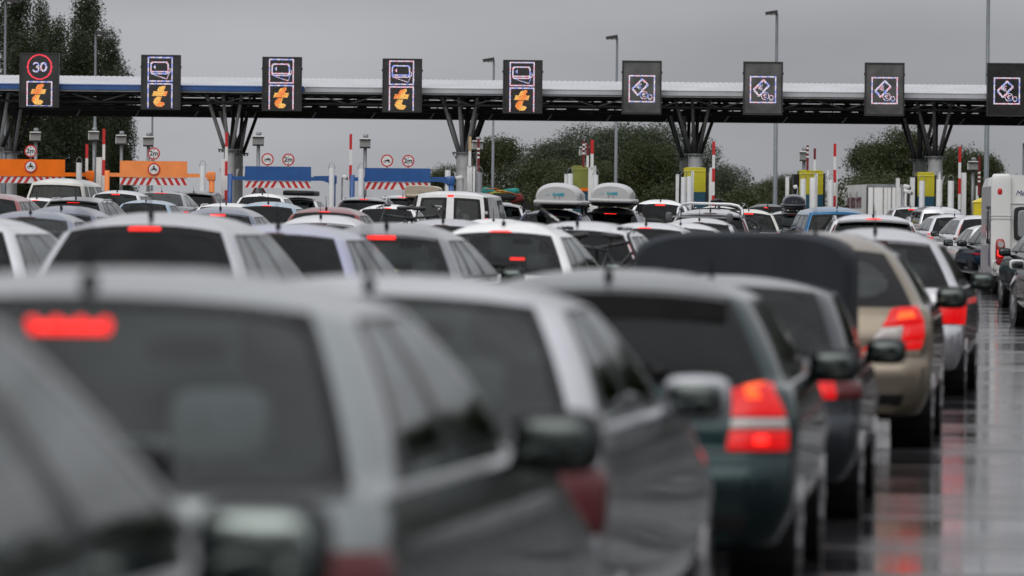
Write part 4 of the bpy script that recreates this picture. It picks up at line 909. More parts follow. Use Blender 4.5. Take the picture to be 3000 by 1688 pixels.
SPECS = {
 'hatch': dict(L=3.95, W=1.69, H=1.47, zb=.94, ygb=.20, ygt=.56, ywb=3.0, ywt=2.05, gb=.915, gt=.66, win=wins(), lamp=LC(.66, .92), brk=(1.7, 1.12, .5, 0)),
 'hatchround': dict(L=4.0, W=1.74, H=1.49, zb=.96, ygb=.22, ygt=.62, ywb=3.05, ywt=2.05, gb=.91, gt=.64, crown=.11, win=wins(rear=(-8, 8, 0, 8), rrad=.16, rfr=.05, rfrt=.10), lamp=LC(.64, .98), brk=(2.0, .90, .45, 9), spoiler=(.05, .02, 'PAINT')),
 'oldhatch': dict(L=4.05, W=1.69, H=1.42, zb=.90, ygb=.30, ygt=.78, ywb=2.95, ywt=2.1, gb=.92, gt=.70, crown=.06, win=wins(rear=(-8, 8, 1, 8), rrad=.06, rfr=.03, sides=((16, 25), (26, 38))), lamp=LC(.62, .84), brk=(1.35, .80, .32, 4), wiper=True),
 'greenhatch': dict(L=4.1, W=1.70, H=1.42, zb=.92, ygb=.24, ygt=.62, ywb=3.0, ywt=2.1, gb=.92, gt=.68, win=wins(rear=(-8, 8, 0, 8), rrad=.08), brk=None, spoiler=(.14, .16, 'BLACK'),
     lamp=[('lens', [(7.3, .80), (11.4, .80), (10.4, 1.0), (7.9, 1.0)], 'TAIL', .016), ('bulb', [(8.2, .86), (9.6, .86), (9.4, .94), (8.4, .94)], 'HOT', .020), ('lens', [(7.2, .745), (11.7, .745), (11.4, .79), (7.3, .79)], 'CLEAR', .014), ('lens', [(7.1, .655), (11.8, .655), (11.7, .74), (7.2, .74)], 'TAIL', .016), ('bulb', [(8.6, .675), (9.9, .675), (9.8, .725), (8.7, .725)], 'HOT2', .020)]),
 'corsa': dict(L=4.0, W=1.73, H=1.49, zb=.97, ygb=.22, ygt=.66, ywb=3.05, ywt=2.0, gb=.91, gt=.63, crown=.12, win=wins(rear=(-8, 8, 0, 8), rrad=.2, rfr=.085, rfrt=.08, sides=((17, 27), (28, 39))), brk=(1.6, 1.15, .5, 0), zplate=.62,
     lamp=[('lens', [(4.6, .675), (10.6, .69), (11.0, .75), (5.2, .735)], 'TAIL', .018), ('lens', [(5.3, .74), (8.0, .745), (8.3, .85), (6.3, .835)], 'CLEAR', .016), ('lens', [(8.0, .745), (11.0, .755), (11.2, .87), (8.3, .85)], 'TAIL', .018), ('lens', [(6.3, .84), (11.2, .87), (10.8, .99), (7.6, .98)], 'TAIL', .018), ('bulb', [(7.3, .88), (10.2, .895), (10.0, .95), (7.9, .94)], 'HOT', .023)]),
 'mpv': dict(L=4.35, W=1.80, H=1.62, zb=1.0, ygb=.18, ygt=.50, ywb=3.35, ywt=2.3, gb=.93, gt=.68, crown=.10, arch=.065, win=wins(rear=(-8, 8, 0, 8), rrad=.14, rfr=.045, rfrt=.08), lamp=LC(.72, 1.02, 7.5), brk=(1.7, .92, .42, 0)),
 'estate': dict(L=4.6, W=1.77, H=1.47, zb=.95, ygb=.20, ygt=.52, ywb=3.4, ywt=2.5, gb=.92, gt=.68, win=wins(rrad=.09, rfr=.04, rfrt=.06), lamp=LC(.68, .95), brk=(2.1, .86, .6, 0), rails=True),
 'suv': dict(L=4.5, W=1.84, H=1.66, zb=1.05, ygb=.18, ygt=.46, ywb=3.35, ywt=2.4, gb=.92, gt=.70, rw=.35, clr=.26, win=wins(rear=(-8, 8, 1, 8), rrad=.08, rfr=.04, rfrt=.06), brk=(2.0, 1.1, .5, 0), rails=True, spoiler=(.12, .03, 'PAINT'),
     lamp=[('lens', [(8.6, .80), (13, .80), (12.5, 1.02), (8.9, 1.02)], 'TAIL', .014), ('pillar_light', [(8.6, .0), (11.5, .0), (10.0, .86), (8.5, .86)], 'TOFF', .012)]),
 'saloon': dict(L=4.5, W=1.75, H=1.42, zb=.98, zf=.72, ygb=.72, ygt=1.35, ywb=3.3, ywt=2.5, gb=.90, gt=.66, win=wins(rrad=.10, rfr=.04, sides=((16, 25), (26, 38))), lamp=LC(.72, .90, 6.0), brk=(2.2, 1.05, .5, 0), wiper=False, zplate=.74),
 'coupesuv': dict(L=4.8, W=1.95, H=1.66, zb=1.12, ygb=.35, ygt=1.15, ywb=3.55, ywt=2.6, gb=.91, gt=.64, rw=.37, win=wins(rrad=.06, rfr=.03, sides=((16, 25), (26, 38))), lamp=LC(.86, 1.02, 5.5), brk=(3.0, 1.0, .4, 0), wiper=False),
 'van': dict(L=4.8, W=1.90, H=1.97, zb=1.12, zf=.95, ygb=.12, ygt=.22, ywb=4.0, ywt=3.2, gb=.965, gt=.86, crown=.08, lean=.02, bulge=.01, rw=.33, wbelt=.985, zmir=.12, mirs=1.35,
     win=[W('rear_window', 1, 7, 1, 7, .05, .06, 'GREAR'), W('rear_window', -7, -1, 1, 7, .05, .06, 'GREAR'), W('side_window', 30, 39, 1, 7, .02, .05, 'GSIDE'), W('side_window', -39, -30, 1, 7, .02, .05, 'GSIDE'), W('windscreen', HALF-6, HALF+6, 1, 8, .04, .08, 'GFRONT')],
     lamp=[('pillar_light', [(7.7, .02), (14.9, .02), (14.9, .96), (8.3, .99)], 'BLACKT', .012), ('pillar_light', [(7.9, .06), (11.5, .06), (11.5, .30), (7.9, .30)], 'TAIL', .020), ('pillar_light', [(7.9, .40), (11.5, .40), (11.5, .52), (7.9, .52)], 'WHITE', .020)], brk=(.75, .92, .5, 0), wiper=False, ant=False, zplate=.62, doors=(16, 30, 38)),
 't4': dict(L=4.75, W=1.84, H=1.94, zb=1.12, zf=.92, ygb=.15, ygt=.36, ywb=3.9, ywt=3.2, gb=.955, gt=.80, crown=.13, lean=.03, bulge=.015, rw=.32, wbelt=.975,
     win=[W('rear_window', -8, 8, 0, 7, .055, .05, 'GREAR'), W('side_window', 15, 19, 1, 7, .02, .05, 'GSIDE'), W('side_window', -19, -15, 1, 7, .02, .05, 'GSIDE'), W('side_window', 21, 29, 1, 7, .02, .05, 'GSIDE'), W('side_window', -29, -21, 1, 7, .02, .05, 'GSIDE'), W('side_window', 31, 39, 1, 7, .02, .05, 'GSIDE'), W('side_window', -39, -31, 1, 7, .02, .05, 'GSIDE'), W('windscreen', HALF-6, HALF+6, 1, 8, .04, .08, 'GFRONT')], lamp=LC(.70, 1.0, 8.3, 11), brk=None, ant=False, wiper=False),
 'boxmpv': dict(L=4.1, W=1.72, H=1.80, zb=1.06, zf=.88, ygb=.13, ygt=.26, ywb=3.3, ywt=2.6, gb=.95, gt=.78, crown=.12, lean=.02, rw=.32,
     win=[W('rear_window', -8, 8, 0, 7, .05, .14, 'GREAR'), W('side_window', 15, 20, 1, 7, .02, .05, 'GSIDE'), W('side_window', -20, -15, 1, 7, .02, .05, 'GSIDE'), W('side_window', 21, 29, 1, 7, .02, .05, 'GSIDE'), W('side_window', -29, -21, 1, 7, .02, .05, 'GSIDE'), W('side_window', 30, 39, 1, 7, .02, .05, 'GSIDE'), W('side_window', -39, -30, 1, 7, .02, .05, 'GSIDE'), W('windscreen', HALF-6, HALF+6, 1, 8, .04, .08, 'GFRONT')], lamp=LC(.78, 1.12, 8.6, 13), brk=None, wiper=True),
}
SPECS['twodoorvan'] = dict(SPECS['boxmpv'], win=[W('rear_window', 1, 8, 0, 6, .05, .16, 'GREAR'), W('rear_window', -8, -1, 0, 6, .05, .16, 'GREAR')]+SPECS['boxmpv']['win'][1:], ant=True)
SPECS['saloonwide'] = dict(SPECS['saloon'], L=4.4, W=1.70, H=1.43, zb=.96, ygb=.55, ygt=.98, ywb=3.1, ywt=2.2, gb=.915, gt=.685, crown=.06, brk=(1.3, .80, .30, 4), lamp=LC(.66, .86, 7.4, 14), win=wins(rear=(-8, 8, 0, 8), rrad=.08, rfr=.03, rfrt=.04, sides=((16, 25), (26, 38))), wiper=True, anty=.12, anth=.3)
SPECS['mpvrails'] = dict(SPECS['mpv'], rails=True)
SPECS['hatchrails'] = dict(SPECS['hatch'], rails=True)
SPECS['estatedark'] = dict(SPECS['estate'], spoiler=(.09, .03, 'BLACK'))
SPECS['mpvled'] = dict(SPECS['mpv'], lamp=[('pillar_light', [(8.6, .0), (10.6, .0), (9.3, .75), (8.5, .75)], 'CLEAR', .012), ('pillar_light', [(8.5, .0), (9.0, .0), (8.7, .8), (8.4, .8)], 'TAIL', .016), ('lens', [(9.2, .90), (14, .90), (14, .98), (9.2, .98)], 'TOFF', .014)])
SPECS['mpvsplit'] = dict(SPECS['mpv'], lamp=[('lens', [(7.2, .86), (14, .86), (14, .94), (7.5, .94)], 'CLEAR', .014), ('lens', [(7.2, .78), (13, .78), (13.5, .86), (7.2, .86)], 'TAIL', .016), ('lens', [(7.5, .945), (14, .945), (14, .98), (7.8, .98)], 'TAIL', .016)])
SPECS['whitehatch'] = dict(SPECS['hatchround'], brk=(1.9, 1.2, .55, 0), spoiler=None, gt=.66, win=wins(rear=(-8, 8, 0, 8), rrad=.17, rfr=.06, rfrt=.05))
SPECS['rackestate'] = dict(SPECS['mpv'], H=1.5, zb=.93, lamp=[('pillar_light', [(9.4, .0), (12.5, .0), (10.6, .80), (9.0, .80)], 'TAIL', .014), ('pillar_light', [(10.0, .08), (11.4, .08), (11.0, .3), (10.0, .3)], 'HOT', .02)], brk=None)
SPECS['darksquare'] = dict(SPECS['oldhatch'], gt=.73, brk=None, lamp=[('lens', [(6.2, .72), (9.6, .72), (9.6, .82), (6.2, .82)], 'TAIL', .014), ('bulb', [(7.2, .745), (8.4, .745), (8.4, .795), (7.2, .795)], 'HOT2', .018), ('lens', [(9.6, .72), (14, .72), (14, .82), (9.6, .82)], 'TOFF', .013), ('lens', [(7.4, .50), (8.6, .50), (8.6, .545), (7.4, .545)], 'TAIL', .014)])
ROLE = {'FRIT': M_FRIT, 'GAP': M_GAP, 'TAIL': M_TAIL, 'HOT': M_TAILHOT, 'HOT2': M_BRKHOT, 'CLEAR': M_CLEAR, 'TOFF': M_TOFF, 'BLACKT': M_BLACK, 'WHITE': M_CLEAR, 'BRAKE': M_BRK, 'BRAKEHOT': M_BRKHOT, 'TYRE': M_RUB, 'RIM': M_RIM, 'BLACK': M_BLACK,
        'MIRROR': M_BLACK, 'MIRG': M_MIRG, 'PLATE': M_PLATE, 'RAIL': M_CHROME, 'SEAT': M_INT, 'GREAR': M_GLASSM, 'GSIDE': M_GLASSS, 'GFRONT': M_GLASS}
COL_ = {'silver': ((.50, .50, .525), .8), 'lsilver': ((.70, .70, .72), .6), 'white': ((.84, .84, .83), .0), 'cream': ((.70, .69, .63), .0), 'grey': ((.22, .225, .24), .8), 'dgrey': ((.06, .063, .068), .55), 'black': ((.006, .006, .007), .0),
        'green': ((.013, .030, .032), .85), 'greengrey': ((.22, .24, .24), .85), 'dgreen': ((.33, .335, .345), .6), 'navy': ((.008, .02, .07), .1), 'blue': ((.02, .12, .25), .45), 'lblue': ((.30, .42, .52), .45), 'lavender': ((.42, .43, .56), .6), 'bluegrey': ((.15, .17, .23), .8),
        'beige': ((.22, .185, .14), .7), 'red': ((.22, .022, .02), .45), 'pinkred': ((.30, .10, .10), .55), 'turq': ((.30, .47, .48), .4), 'darkbl': ((.035, .04, .047), .85)}
def pm(k): c, m_ = COL_[k]; return paint('paint_'+k, c, m_, wet=.45 if k in ('bluegrey', 'lblue') else .05)
CARS = {}
def place_car(key, model, col, origin, rz, zs, label, name='car', cat='car', over=None, group='cars queueing for the toll'):
    parts, sh = car_proto(model); ax = Vector((math.sin(rz), math.cos(rz)))   # heading to the right of +Y
    o = origin; L = SPECS[model]['L']; W_ = SPECS[model]['W']
    gr = gz(o.x+ax.x*.8, o.y+ax.y*.8); gf = gz(o.x+ax.x*(L-.8), o.y+ax.y*(L-.8)); rt = Vector((ax.y, -ax.x)); mid_ = o.xy+ax*L/2
    gl = gz(mid_.x-rt.x*.8, mid_.y-rt.y*.8); gr2 = gz(mid_.x+rt.x*.8, mid_.y+rt.y*.8)
    Yv = Vector((ax.x, ax.y, (gf-gr)/(L-1.6))).normalized(); Xv = Vector((rt.x, rt.y, (gr2-gl)/1.6)); Xv = (Xv-Yv*Xv.dot(Yv)).normalized(); Zv = Xv.cross(Yv)
    M = Matrix((Xv, Yv, Zv)).transposed().to_4x4(); z0 = gr-(gf-gr)/(L-1.6)*.8
    M.translation = (o.x, o.y, z0); e = thing(name, label, cat, (0, 0, 0), 0, group); e.matrix_world = M @ Matrix.Diagonal((1, 1, zs, 1))
    obs = []; over = over or {}
    for nm, me, role, par in parts:
        ob = obj(nm, me, e if par is None else obs[par]); obs.append(ob)
        if nm == 'panel_gap': ob['kind'] = 'stuff'
        mt = over.get(role) or (pm(col) if role == 'PAINT' else ROLE[role])
        ob.material_slots[0].link = 'OBJECT'; ob.material_slots[0].material = mt
    CARS[key] = (e, model, M, zs, sh); return e
def car(key, model, col, cx, ytop, s, head, label, **kw):
    "cx, ytop: where the photo shows the roof; s: pixels per metre at the roof's rear edge"
    p = SPECS[model]; d = F_PX/s; rz = R(head); ax = Vector((math.sin(rz), math.cos(rz)))
    q = at(cx, ytop, d); yr = p['ygt']; o = Vector((q.x-ax.x*yr, q.y-ax.y*yr, 0))
    ym = (p['ygt']+p['ywt'])/2; qm = at(cx, ytop, d+(ym-yr)*.6); mid = o.xy+ax*2.0; zs = (qm.z-gz(mid.x, mid.y))/p['H']; zc = min(1.12, max(.90, zs))
    if abs(zs-zc) > .001: print('CAR', key, 'wanted z-scale %.2f' % zs)
    return place_car(key, model, col, o, rz, zc, label, **kw)
# ------------------------------------------------------------------ the queue
DK = {'GREAR': M_GLASSD}; OFF = {'BRAKE': M_TOFF, 'BRAKEHOT': M_TOFF, 'TAIL': M_TOFF, 'HOT': M_TOFF, 'HOT2': M_TOFF}
BOFF = {'BRAKE': M_TOFF, 'BRAKEHOT': M_TOFF}; CL = {'GREAR': M_GLASS}
DKALL = {'GREAR': M_GLASSD, 'GSIDE': M_GLASSD}
def mix(*a):
    r = {}
    for q in a: r.update(q)
    return r
# nearest queue, blurred
place_car('F0', 'hatch', 'green', Vector((-1.62, 7.2, 0)), R(8), 1.05, 'dark green car at the lower left corner, only its side window and mirror in view', over=mix({'MIRG': mat('mirror_glass_lightened', (.26, .30, .285), .05, 1.0)}))  # mirror glass lightened in colour for its bright sky reflection
car('F1', 'saloonwide', 'greengrey', 230, 786, 1290, 8, 'large blurred grey green saloon in front, roof antenna and wide red light strip', over=mix({'TAIL': M_TOFF, 'BRAKEHOT': M_BRK, 'MIRROR': M_BLACK, 'SEAT': M_INT2, 'GREAR': M_GLASSR}))
car('F2', 'saloonwide', 'silver', 1065, 806, 940, 7.2, 'blurred silver saloon with silver mirror, ahead of the grey green one', over=mix(OFF, {'GREAR': M_GLASSR, 'MIRROR': pm('silver')}))
car('F3', 'greenhatch', 'green', 1772, 788, 690, 5.3, 'dark green hatchback with tall lit red tail light and black spoiler', over=mix(DK))
car('F4', 'darksquare', 'darkbl', 2078, 806, 545, 5.3, 'dark old hatchback with wide flat tail light, right behind the tarpaulin trailer', over=mix(BOFF, {'GREAR': M_GLASSM}))
car('F5', 'corsa', 'beige', 2385, 678, 414, 5.8, 'beige hatchback with slanted red and clear tail light', over={'GREAR': M_GLASSR})
car('F6', 'hatchround', 'silver', 2560, 668, 318, 7, 'silver hatchback ahead of the beige one, rightmost of the blurred queue', over=mix(CL, BOFF))
car('V13', 'suv', 'lsilver', 2557, 627, 172, 1, 'silver car with black spoiler and tall red pillar lights', over=mix(DK, {'RAIL': pm('silver')}))
car('V14', 'hatch', 'turq', 2560, 611, 152, 1, 'pale turquoise roofed car ahead of the silver one with pillar lights', over=mix(BOFF))
# second queue
car('V5', 'mpv', 'lsilver', -175, 632, 330, 9, 'silver car at the left edge with a black triangular front window', over=mix(OFF))
car('V6', 'mpv', 'silver', 425, 621, 398, 8, 'silver people carrier with dark rear window and glowing brake strip, behind the front roof', over=mix(DK))
car('V7', 'hatch', 'lavender', 800, 655, 354, 9, 'bluish silver car between two grey ones, side windows shining', over=mix(BOFF, {'GREAR': M_GLASSD}))
car('V8', 'hatchround', 'grey', 1120, 652, 322, 9, 'grey hatchback with row of round brake lights and a straw hat inside', over=mix(CL))
car('V9', 'whitehatch', 'white', 1466, 648, 285, 9, 'white hatchback with orange red brake light above a wide oval rear window', over=mix(CL))
car('V10', 'rackestate', 'lsilver', 1684, 648, 254, 8, 'silver car carrying bicycles on its tail, yellow red light glowing', over=mix(DK))
car('V11', 'hatch', 'lsilver', 1888, 651, 207, 6, 'silver car with short bright brake bar just above the dark trailer cover', over=mix(DK))
car('V21', 'saloon', 'lsilver', 1990, 652, 189, 5, 'silver saloon roof right of the short brake bar, above the trailer cover', over=mix(BOFF))
car('V20', 'hatch', 'lsilver', 2045, 638, 166, 4, 'silver car with two dark roof bar ends in front of the chrome rack car', over=mix(BOFF, DK))
car('V19', 'suv', 'silver', 2077, 612, 146, 3, 'silver off roader with high chrome hoop over its roof', over=mix(BOFF, DK))
# cars around the white van and the roof boxes
car('V51', 'hatch', 'silver', 1291, 641, 222, 7, 'silver car roof with antenna just in front of the white van', over=mix(BOFF))
car('V53', 'hatch', 'white', 1440, 640, 192, 6, 'white car roof with antenna right in front of the van tail light', over=mix(BOFF))
car('V52', 'hatch', 'lsilver', 1215, 648, 172, 4, 'pale car carrying a bicycle whose handlebar shows before the van', over=mix(BOFF))
car('V24', 'estate', 'navy', 1612, 613, 138, 6, 'navy blue estate under the left white roof box', over=mix(CL, BOFF))
car('V23', 'estatedark', 'grey', 1785, 607, 127, 5, 'dark grey estate under the right white roof box, long red brake strip', over=mix(DK))
car('V22', 'mpv', 'white', 1930, 584, 119, 4, 'white people carrier with huge black rear window behind the right roof box', over=mix(DKALL))
car('V25', 'van', 'white', 1316, 559, 129, 7, 'white panel van with two grey rear windows and red corner lights', name='delivery_van', cat='van', over={'GREAR': M_GLASSM})
car('V26', 'hatch', 'lsilver', 1255, 592, 114, 5, 'car hidden ahead of the white van, carrying the beige roof box', over=mix(BOFF))
car('V27', 'mpvrails', 'lsilver', 1455, 592, 108, 5, 'silver car right ahead of the white van, loaded with tied luggage', over=mix(BOFF))
car('V54', 'hatchrails', 'white', 2100, 603, 122, 3, 'white car with bicycles on its tail, seen through the chrome hoop', over=mix(BOFF))
# left middle
car('V28', 'hatch', 'red', 948, 605, 172, 7, 'red hatchback with pale reflections on its roof and tiny round brake light', over=mix(DK))
car('V7b', 'hatchround', 'lsilver', 931, 629, 205, 8, 'silver car with tall antenna directly behind the red hatchback', over=mix(DK, BOFF))
car('V29', 'hatchround', 'bluegrey', 637, 604, 176, 7, 'wet blue grey car with ball topped antenna, drops on its roof', over=mix(DK))
car('V30', 'hatch', 'lblue', 778, 590, 143, 6, 'light blue hatchback with bright oval brake light', over=mix(DK))
car('V31', 'hatch', 'white', 762, 566, 110, 6, 'white hatchback under the left blue gauge', over=mix(DK, BOFF))
car('V32', 'hatch', 'lsilver', 868, 578, 94, 6, 'small silver car with flat black roof load beside the blue pivot post', over=mix(BOFF))
car('V29b', 'estate', 'white', 655, 594, 128, 6, 'white estate roof between the wet blue grey car and the light blue one', over=mix(BOFF))
car('V33', 'coupesuv', 'grey', 468, 561, 99, 5, 'dark silver fastback with thin brake line and sloping grey rear window', over=mix(CL))
car('V34', 'suv', 'dgrey', 562, 562, 93, 6, 'black windowed off roader with chrome rails behind the fastback', over=mix(DK, BOFF))
car('V35', 'mpv', 'lsilver', 336, 557, 106, 7, 'silver people carrier right of the white minibus, orange red brake lights', over=mix(CL))
car('V36', 'hatch', 'lblue', 420, 585, 121, 7, 'small pale blue car tucked between people carrier and fastback', over=mix(BOFF))
car('V1', 't4', 'cream', 163, 522, 104, 7, 'cream white minibus with black framed rear window below the orange gauge', name='minibus', cat='van', over=mix({'GREAR': M_GLASS, 'GSIDE': M_GLASSM}))
car('V37', 'hatch', 'white', 100, 584, 117, 6, 'white car roof with red brake strip just before the minibus', over={})
car('V2', 'estatedark', 'grey', 213, 576, 127, 8, 'dark silver estate with chrome rails and wide brake strip before the minibus', over=mix(DK))
car('V38', 'mpv', 'pinkred', -38, 566, 137, 8, 'maroon car at the left edge with three side windows', over=mix(OFF))
car('V3', 'hatchround', 'bluegrey', 169, 602, 186, 8, 'wet blue car roof with antenna before the dark silver estate', over=mix(BOFF))
car('V4', 'saloon', 'bluegrey', 78, 617, 222, 8, 'wet dark blue car roof at the left edge with upright antenna', over=mix(BOFF))
car('V47', 'suv', 'grey', 1063, 576, 101, 4, 'dark glazed off roader with silver rails left of the beige roof box', over=mix(DK))
car('V48', 'suv', 'lsilver', 1176, 571, 92, 4, 'silver car with raised black spoiler and rails half hidden by the van', over=mix(DK))
car('V49', 'hatch', 'white', 1130, 598, 140, 5, 'white hatchback with segmented brake strip left of the van', over=mix(DK))
# right part
car('V15', 'boxmpv', 'blue', 2452, 605, 124, -5, 'tall blue car with red corner light, left of the turquoise roof', over=mix(DK))
car('V16', 'mpvrails', 'lsilver', 2318, 617, 101, 1, 'silver car with dark roof box on crossbars', over=mix(CL, BOFF))
car('V17', 'mpv', 'black', 2247, 597, 88, 2, 'black car with red brake strip left of the dark roof box', over=mix(DK))
car('V18', 'mpv', 'cream', 2190, 612, 113, 3, 'cream car with curved rear pillar left of the dark roof box car', over=mix(CL))
car('V40', 'mpv', 'lsilver', 2668, 604, 78, -3, 'silver car with red brake strip in front of the lorry doors', over=mix(CL))
car('V39', 'twodoorvan', 'lsilver', 2758, 604, 84, -5, 'silver small van with two dark arched rear windows', name='small_van', cat='van', over=mix(DK))
car('V41', 'mpvsplit', 'lsilver', 2797, 627, 98, -5, 'silver people carrier with clear and red split light right of the queue', over=mix(CL, BOFF))
car('V42', 'mpvled', 'lsilver', 2882, 630, 109, -6, 'silver people carrier with tall red and white strip light before the caravan', over=mix(DKALL, BOFF))
car('V43', 'hatch', 'white', 2925, 658, 126, -5, 'small white car mostly hidden behind the caravan', over=mix(DK))
car('V44', 'suv', 'black', 2995, 655, 131, -6, 'dark car left of the caravan, red lights mirrored in its doors', over=mix(DKALL))
car('V46b', 'mpv', 'black', 3152, 655, 163, -4, 'dark blue car at the right edge with grey mirror before the caravan light', over=mix({'MIRROR': M_BLACK}))
car('V46a', 'hatch', 'black', 3212, 690, 198, -4, 'black car at the right edge, nearest on that side, mirror with white rim', over=mix({'MIRROR': pm('white')}))
# ------------------------------------------------------------------ trailer, caravan, lorry, loads
def loft(secs, cap=True):
    "sections: list of equal-length point loops"
    n = len(secs[0]); V = [q for s_ in secs for q in s_]; Fc = []
    for j in range(len(secs)-1):
        for i in range(n): Fc.append((j*n+i, j*n+(i+1) % n, (j+1)*n+(i+1) % n, (j+1)*n+i))
    if cap: Fc.append(tuple(range(n-1, -1, -1))); Fc.append(tuple((len(secs)-1)*n+k for k in range(n)))
    return V, Fc
def arch(w2, z0, z1, k, y, n=22, e=.62):
    "arched outline: vertical sides to k, superelliptic crown"
    P = [(-w2, y, z0)]
    for i in range(n+1): t = math.pi*(1-i/n); c, s_ = math.cos(t), math.sin(t); P.append((w2*math.copysign(abs(c)**e, c), y, k+(z1-k)*abs(s_)**e))
    P.append((w2, y, z0)); return P
def framed(px, py, d, head, name, label, cat, group=None):
    p = at(px, py, d); g = gz(p.x, d); e = thing(name, label, cat, (p.x, d, g), -R(head), group); return e, p.z-g
# tarpaulin trailer between the dark hatchback and the beige one
e, h = framed(2172, 677, 36.1, 7, 'covered_trailer', 'dark slate tarpaulin covered trailer with rounded top, ahead of the dark hatchback', 'trailer')
M_TARP = mat('slate_tarpaulin', (.019, .023, .029), .62, spec=.25, var=.25, scale=2.5, bump=.25)
wt = .69
secs = [arch(wt-.03, .42, h-.03, h-.26, -.02, e=.62), arch(wt, .42, h, h-.24, .03, e=.62), arch(wt, .42, h+.0, h-.24, .9, e=.62), arch(wt-.03, .42, h-.04, h-.26, .97, e=.62)]
obj('tarpaulin', autosmooth(mesh('tarpaulin', *loft(secs), M_TARP, True), 50), e)
obj('chassis', MB().box((0, .48, .36), (1.36, 1.0, .12)).mesh('chassis', M_STEEL), e); obj('drawbar', MB().tube([(0, .9, .36), (0, 1.9, .40)], .04, 8).mesh('drawbar', M_STEEL), e)
for sx in (-1, 1):
    b = MB(); b.torus((sx*.62, .5, .26), .2, .07, 'x', 20, 8); b.disc((sx*.62, .5, .26), .2, 'x', .1, 20); obj('wheel', b.mesh('wheel', M_RUB, True), e)
    obj('tail_light', MB().box((sx*.55, -.02, .36), (.2, .05, .1)).mesh('tail_light', M_TOFF), e)
for k in range(5): obj('eyelet', MB().disc((-.56+.28*k, -.035, .5), .02, 'y', .02, 8).mesh('eyelet', M_CHROME), e)
for k in (.22, .62): obj('seam_strap', mesh('seam_strap', *loft([[(x*1.006, y, z+.004) for x, y, z in arch(wt, .42, h, h-.24, k, e=.62)], [(x*1.006, y, z+.004) for x, y, z in arch(wt, .42, h, h-.24, k+.03, e=.62)]], False), M_TARP), e)
# caravan
e, h = framed(3066, 514, 119.5, 2.0, 'caravan', 'tall white caravan at the right with large red and clear corner light', 'caravan')
M_CARA = mat('caravan_white', (.74, .74, .72), .3, coat=.5, var=.06, scale=1); M_CARG = mat('caravan_grey_side', (.50, .49, .51), .35, coat=.4, var=.08); w2 = 1.12
def prof(y, q): return [(-w2*q, y, .42), (w2*q, y, .42), (w2*q, y, h-.22), (w2*q-.06, y, h-.06), (w2*q-.22, y, h), (-w2*q+.22, y, h), (-w2*q+.06, y, h-.06), (-w2*q, y, h-.22)]
obj('shell', autosmooth(mesh('shell', *loft([prof(0, .985), prof(.05, 1), prof(4.6, 1), [(x, y+(.5 if z < 1.4 else .1), z-(.25 if z > 1.4 else 0)) for x, y, z in prof(5.2, .98)]]), M_CARA, True), 30), e)
obj('side_panel', MB().box((-w2-.006, 2.5, 1.75), (.012, 4.4, 1.1)).mesh('side_panel', M_CARG), e)
obj('side_skirt', MB().box((-w2-.006, 2.4, .78), (.012, 4.6, .55)).mesh('side_skirt', M_CARG), e)
b = MB(); b.super((-w2+.17, -.03, (h+.55)/2), (.42, .22, h-.50), .22, 16, 14); obj('corner_pillar', b.mesh('corner_pillar', M_CARA, True), e)
b = MB(); b.super((w2-.17, -.03, (h+.55)/2), (.42, .22, h-.50), .22, 16, 14); obj('corner_pillar', b.mesh('corner_pillar', M_CARA, True), e)
for z in (h-.86, h-.92): obj('pillar_band', MB().box((-w2+.17, -.05, z), (.44, .2, .018)).mesh('pillar_band', M_CARG), e)
for sx in (-1, 1):
    l = obj('tail_light', MB().super((sx*(w2-.16), -.10, .92), (.21, .16, .56), .5, 14, 12).mesh('tail_light', mat('caravan_red_lens', (.30, .008, .008), .2, coat=.6), True), e)
    obj('brake_bulb', MB().super((sx*(w2-.17), -.175, .90), (.15, .05, .15), .6, 12, 8).mesh('brake_bulb', M_BRKHOT, True), l); obj('reversing_lens', MB().disc((sx*(w2-.17), -.17, 1.08), .065, 'y', .05, 16).mesh('reversing_lens', M_CLEAR), l)
    obj('reflector', MB().super((sx*(w2-.14), -.13, h-.35), (.11, .05, .14), .8, 12, 8).mesh('reflector', M_RED, True), e)
fr = obj('rear_window', MB().super((0, -.03, h-1.02), (1.36, .07, .72), .2, 20, 10).mesh('rear_window', M_RUB, True), e); obj('pane', MB().super((0, -.055, h-1.02), (1.20, .05, .58), .2, 20, 10).mesh('pane', mat('caravan_pane', (.26, .27, .28), .15, coat=.5), True), fr)
for y in (.5, 1.7): 
    fr = obj('side_window', MB().super((-w2-.015, y, h-1.05), (.05, .7, .8), .2, 12, 12).mesh('side_window', M_RUB, True), e); obj('pane', MB().super((-w2-.025, y, h-1.05), (.05, .56, .66), .2, 12, 12).mesh('pane', mat('caravan_side_pane', (.06, .065, .07), .05, coat=1), True), fr)
obj('moulding', MB().box((0, -.012, h-.60), (1.8, .02, .02)).mesh('moulding', M_CARG), e)
tm = text_mesh('lettering', 'Mein', .15, mat('purple_print', (.06, .04, .16), .5), .002, .35); tm.transform(STAND); obj('lettering', tm, e, (-.50, -.014, h-.38))
obj('emblem', mesh('emblem', [(-w2-.016, .35, .92), (-w2-.016, 1.55, .92), (-w2-.016, 1.15, 1.02), (-w2-.016, .95, 1.28), (-w2-.016, .75, 1.02), (-w2-.016, .35, .62), (-w2-.016, 1.55, .62)], [(0, 4, 2, 1), (4, 3, 2), (5, 0, 1, 6)], mat('emblem_mauve', (.13, .08, .14), .5), False), e)
obj('bumper', MB().super((0, -.04, .52), (2.1, .2, .24), .3, 20, 8).mesh('bumper', M_CARA, True), e)
obj('grab_handle', MB().tube([(-w2+.1, -.14, .75), (-w2+.02, -.2, .72), (-w2+.02, -.2, .50), (-w2+.1, -.14, .46)], .015, 6).mesh('grab_handle', M_WHITE, True), e)
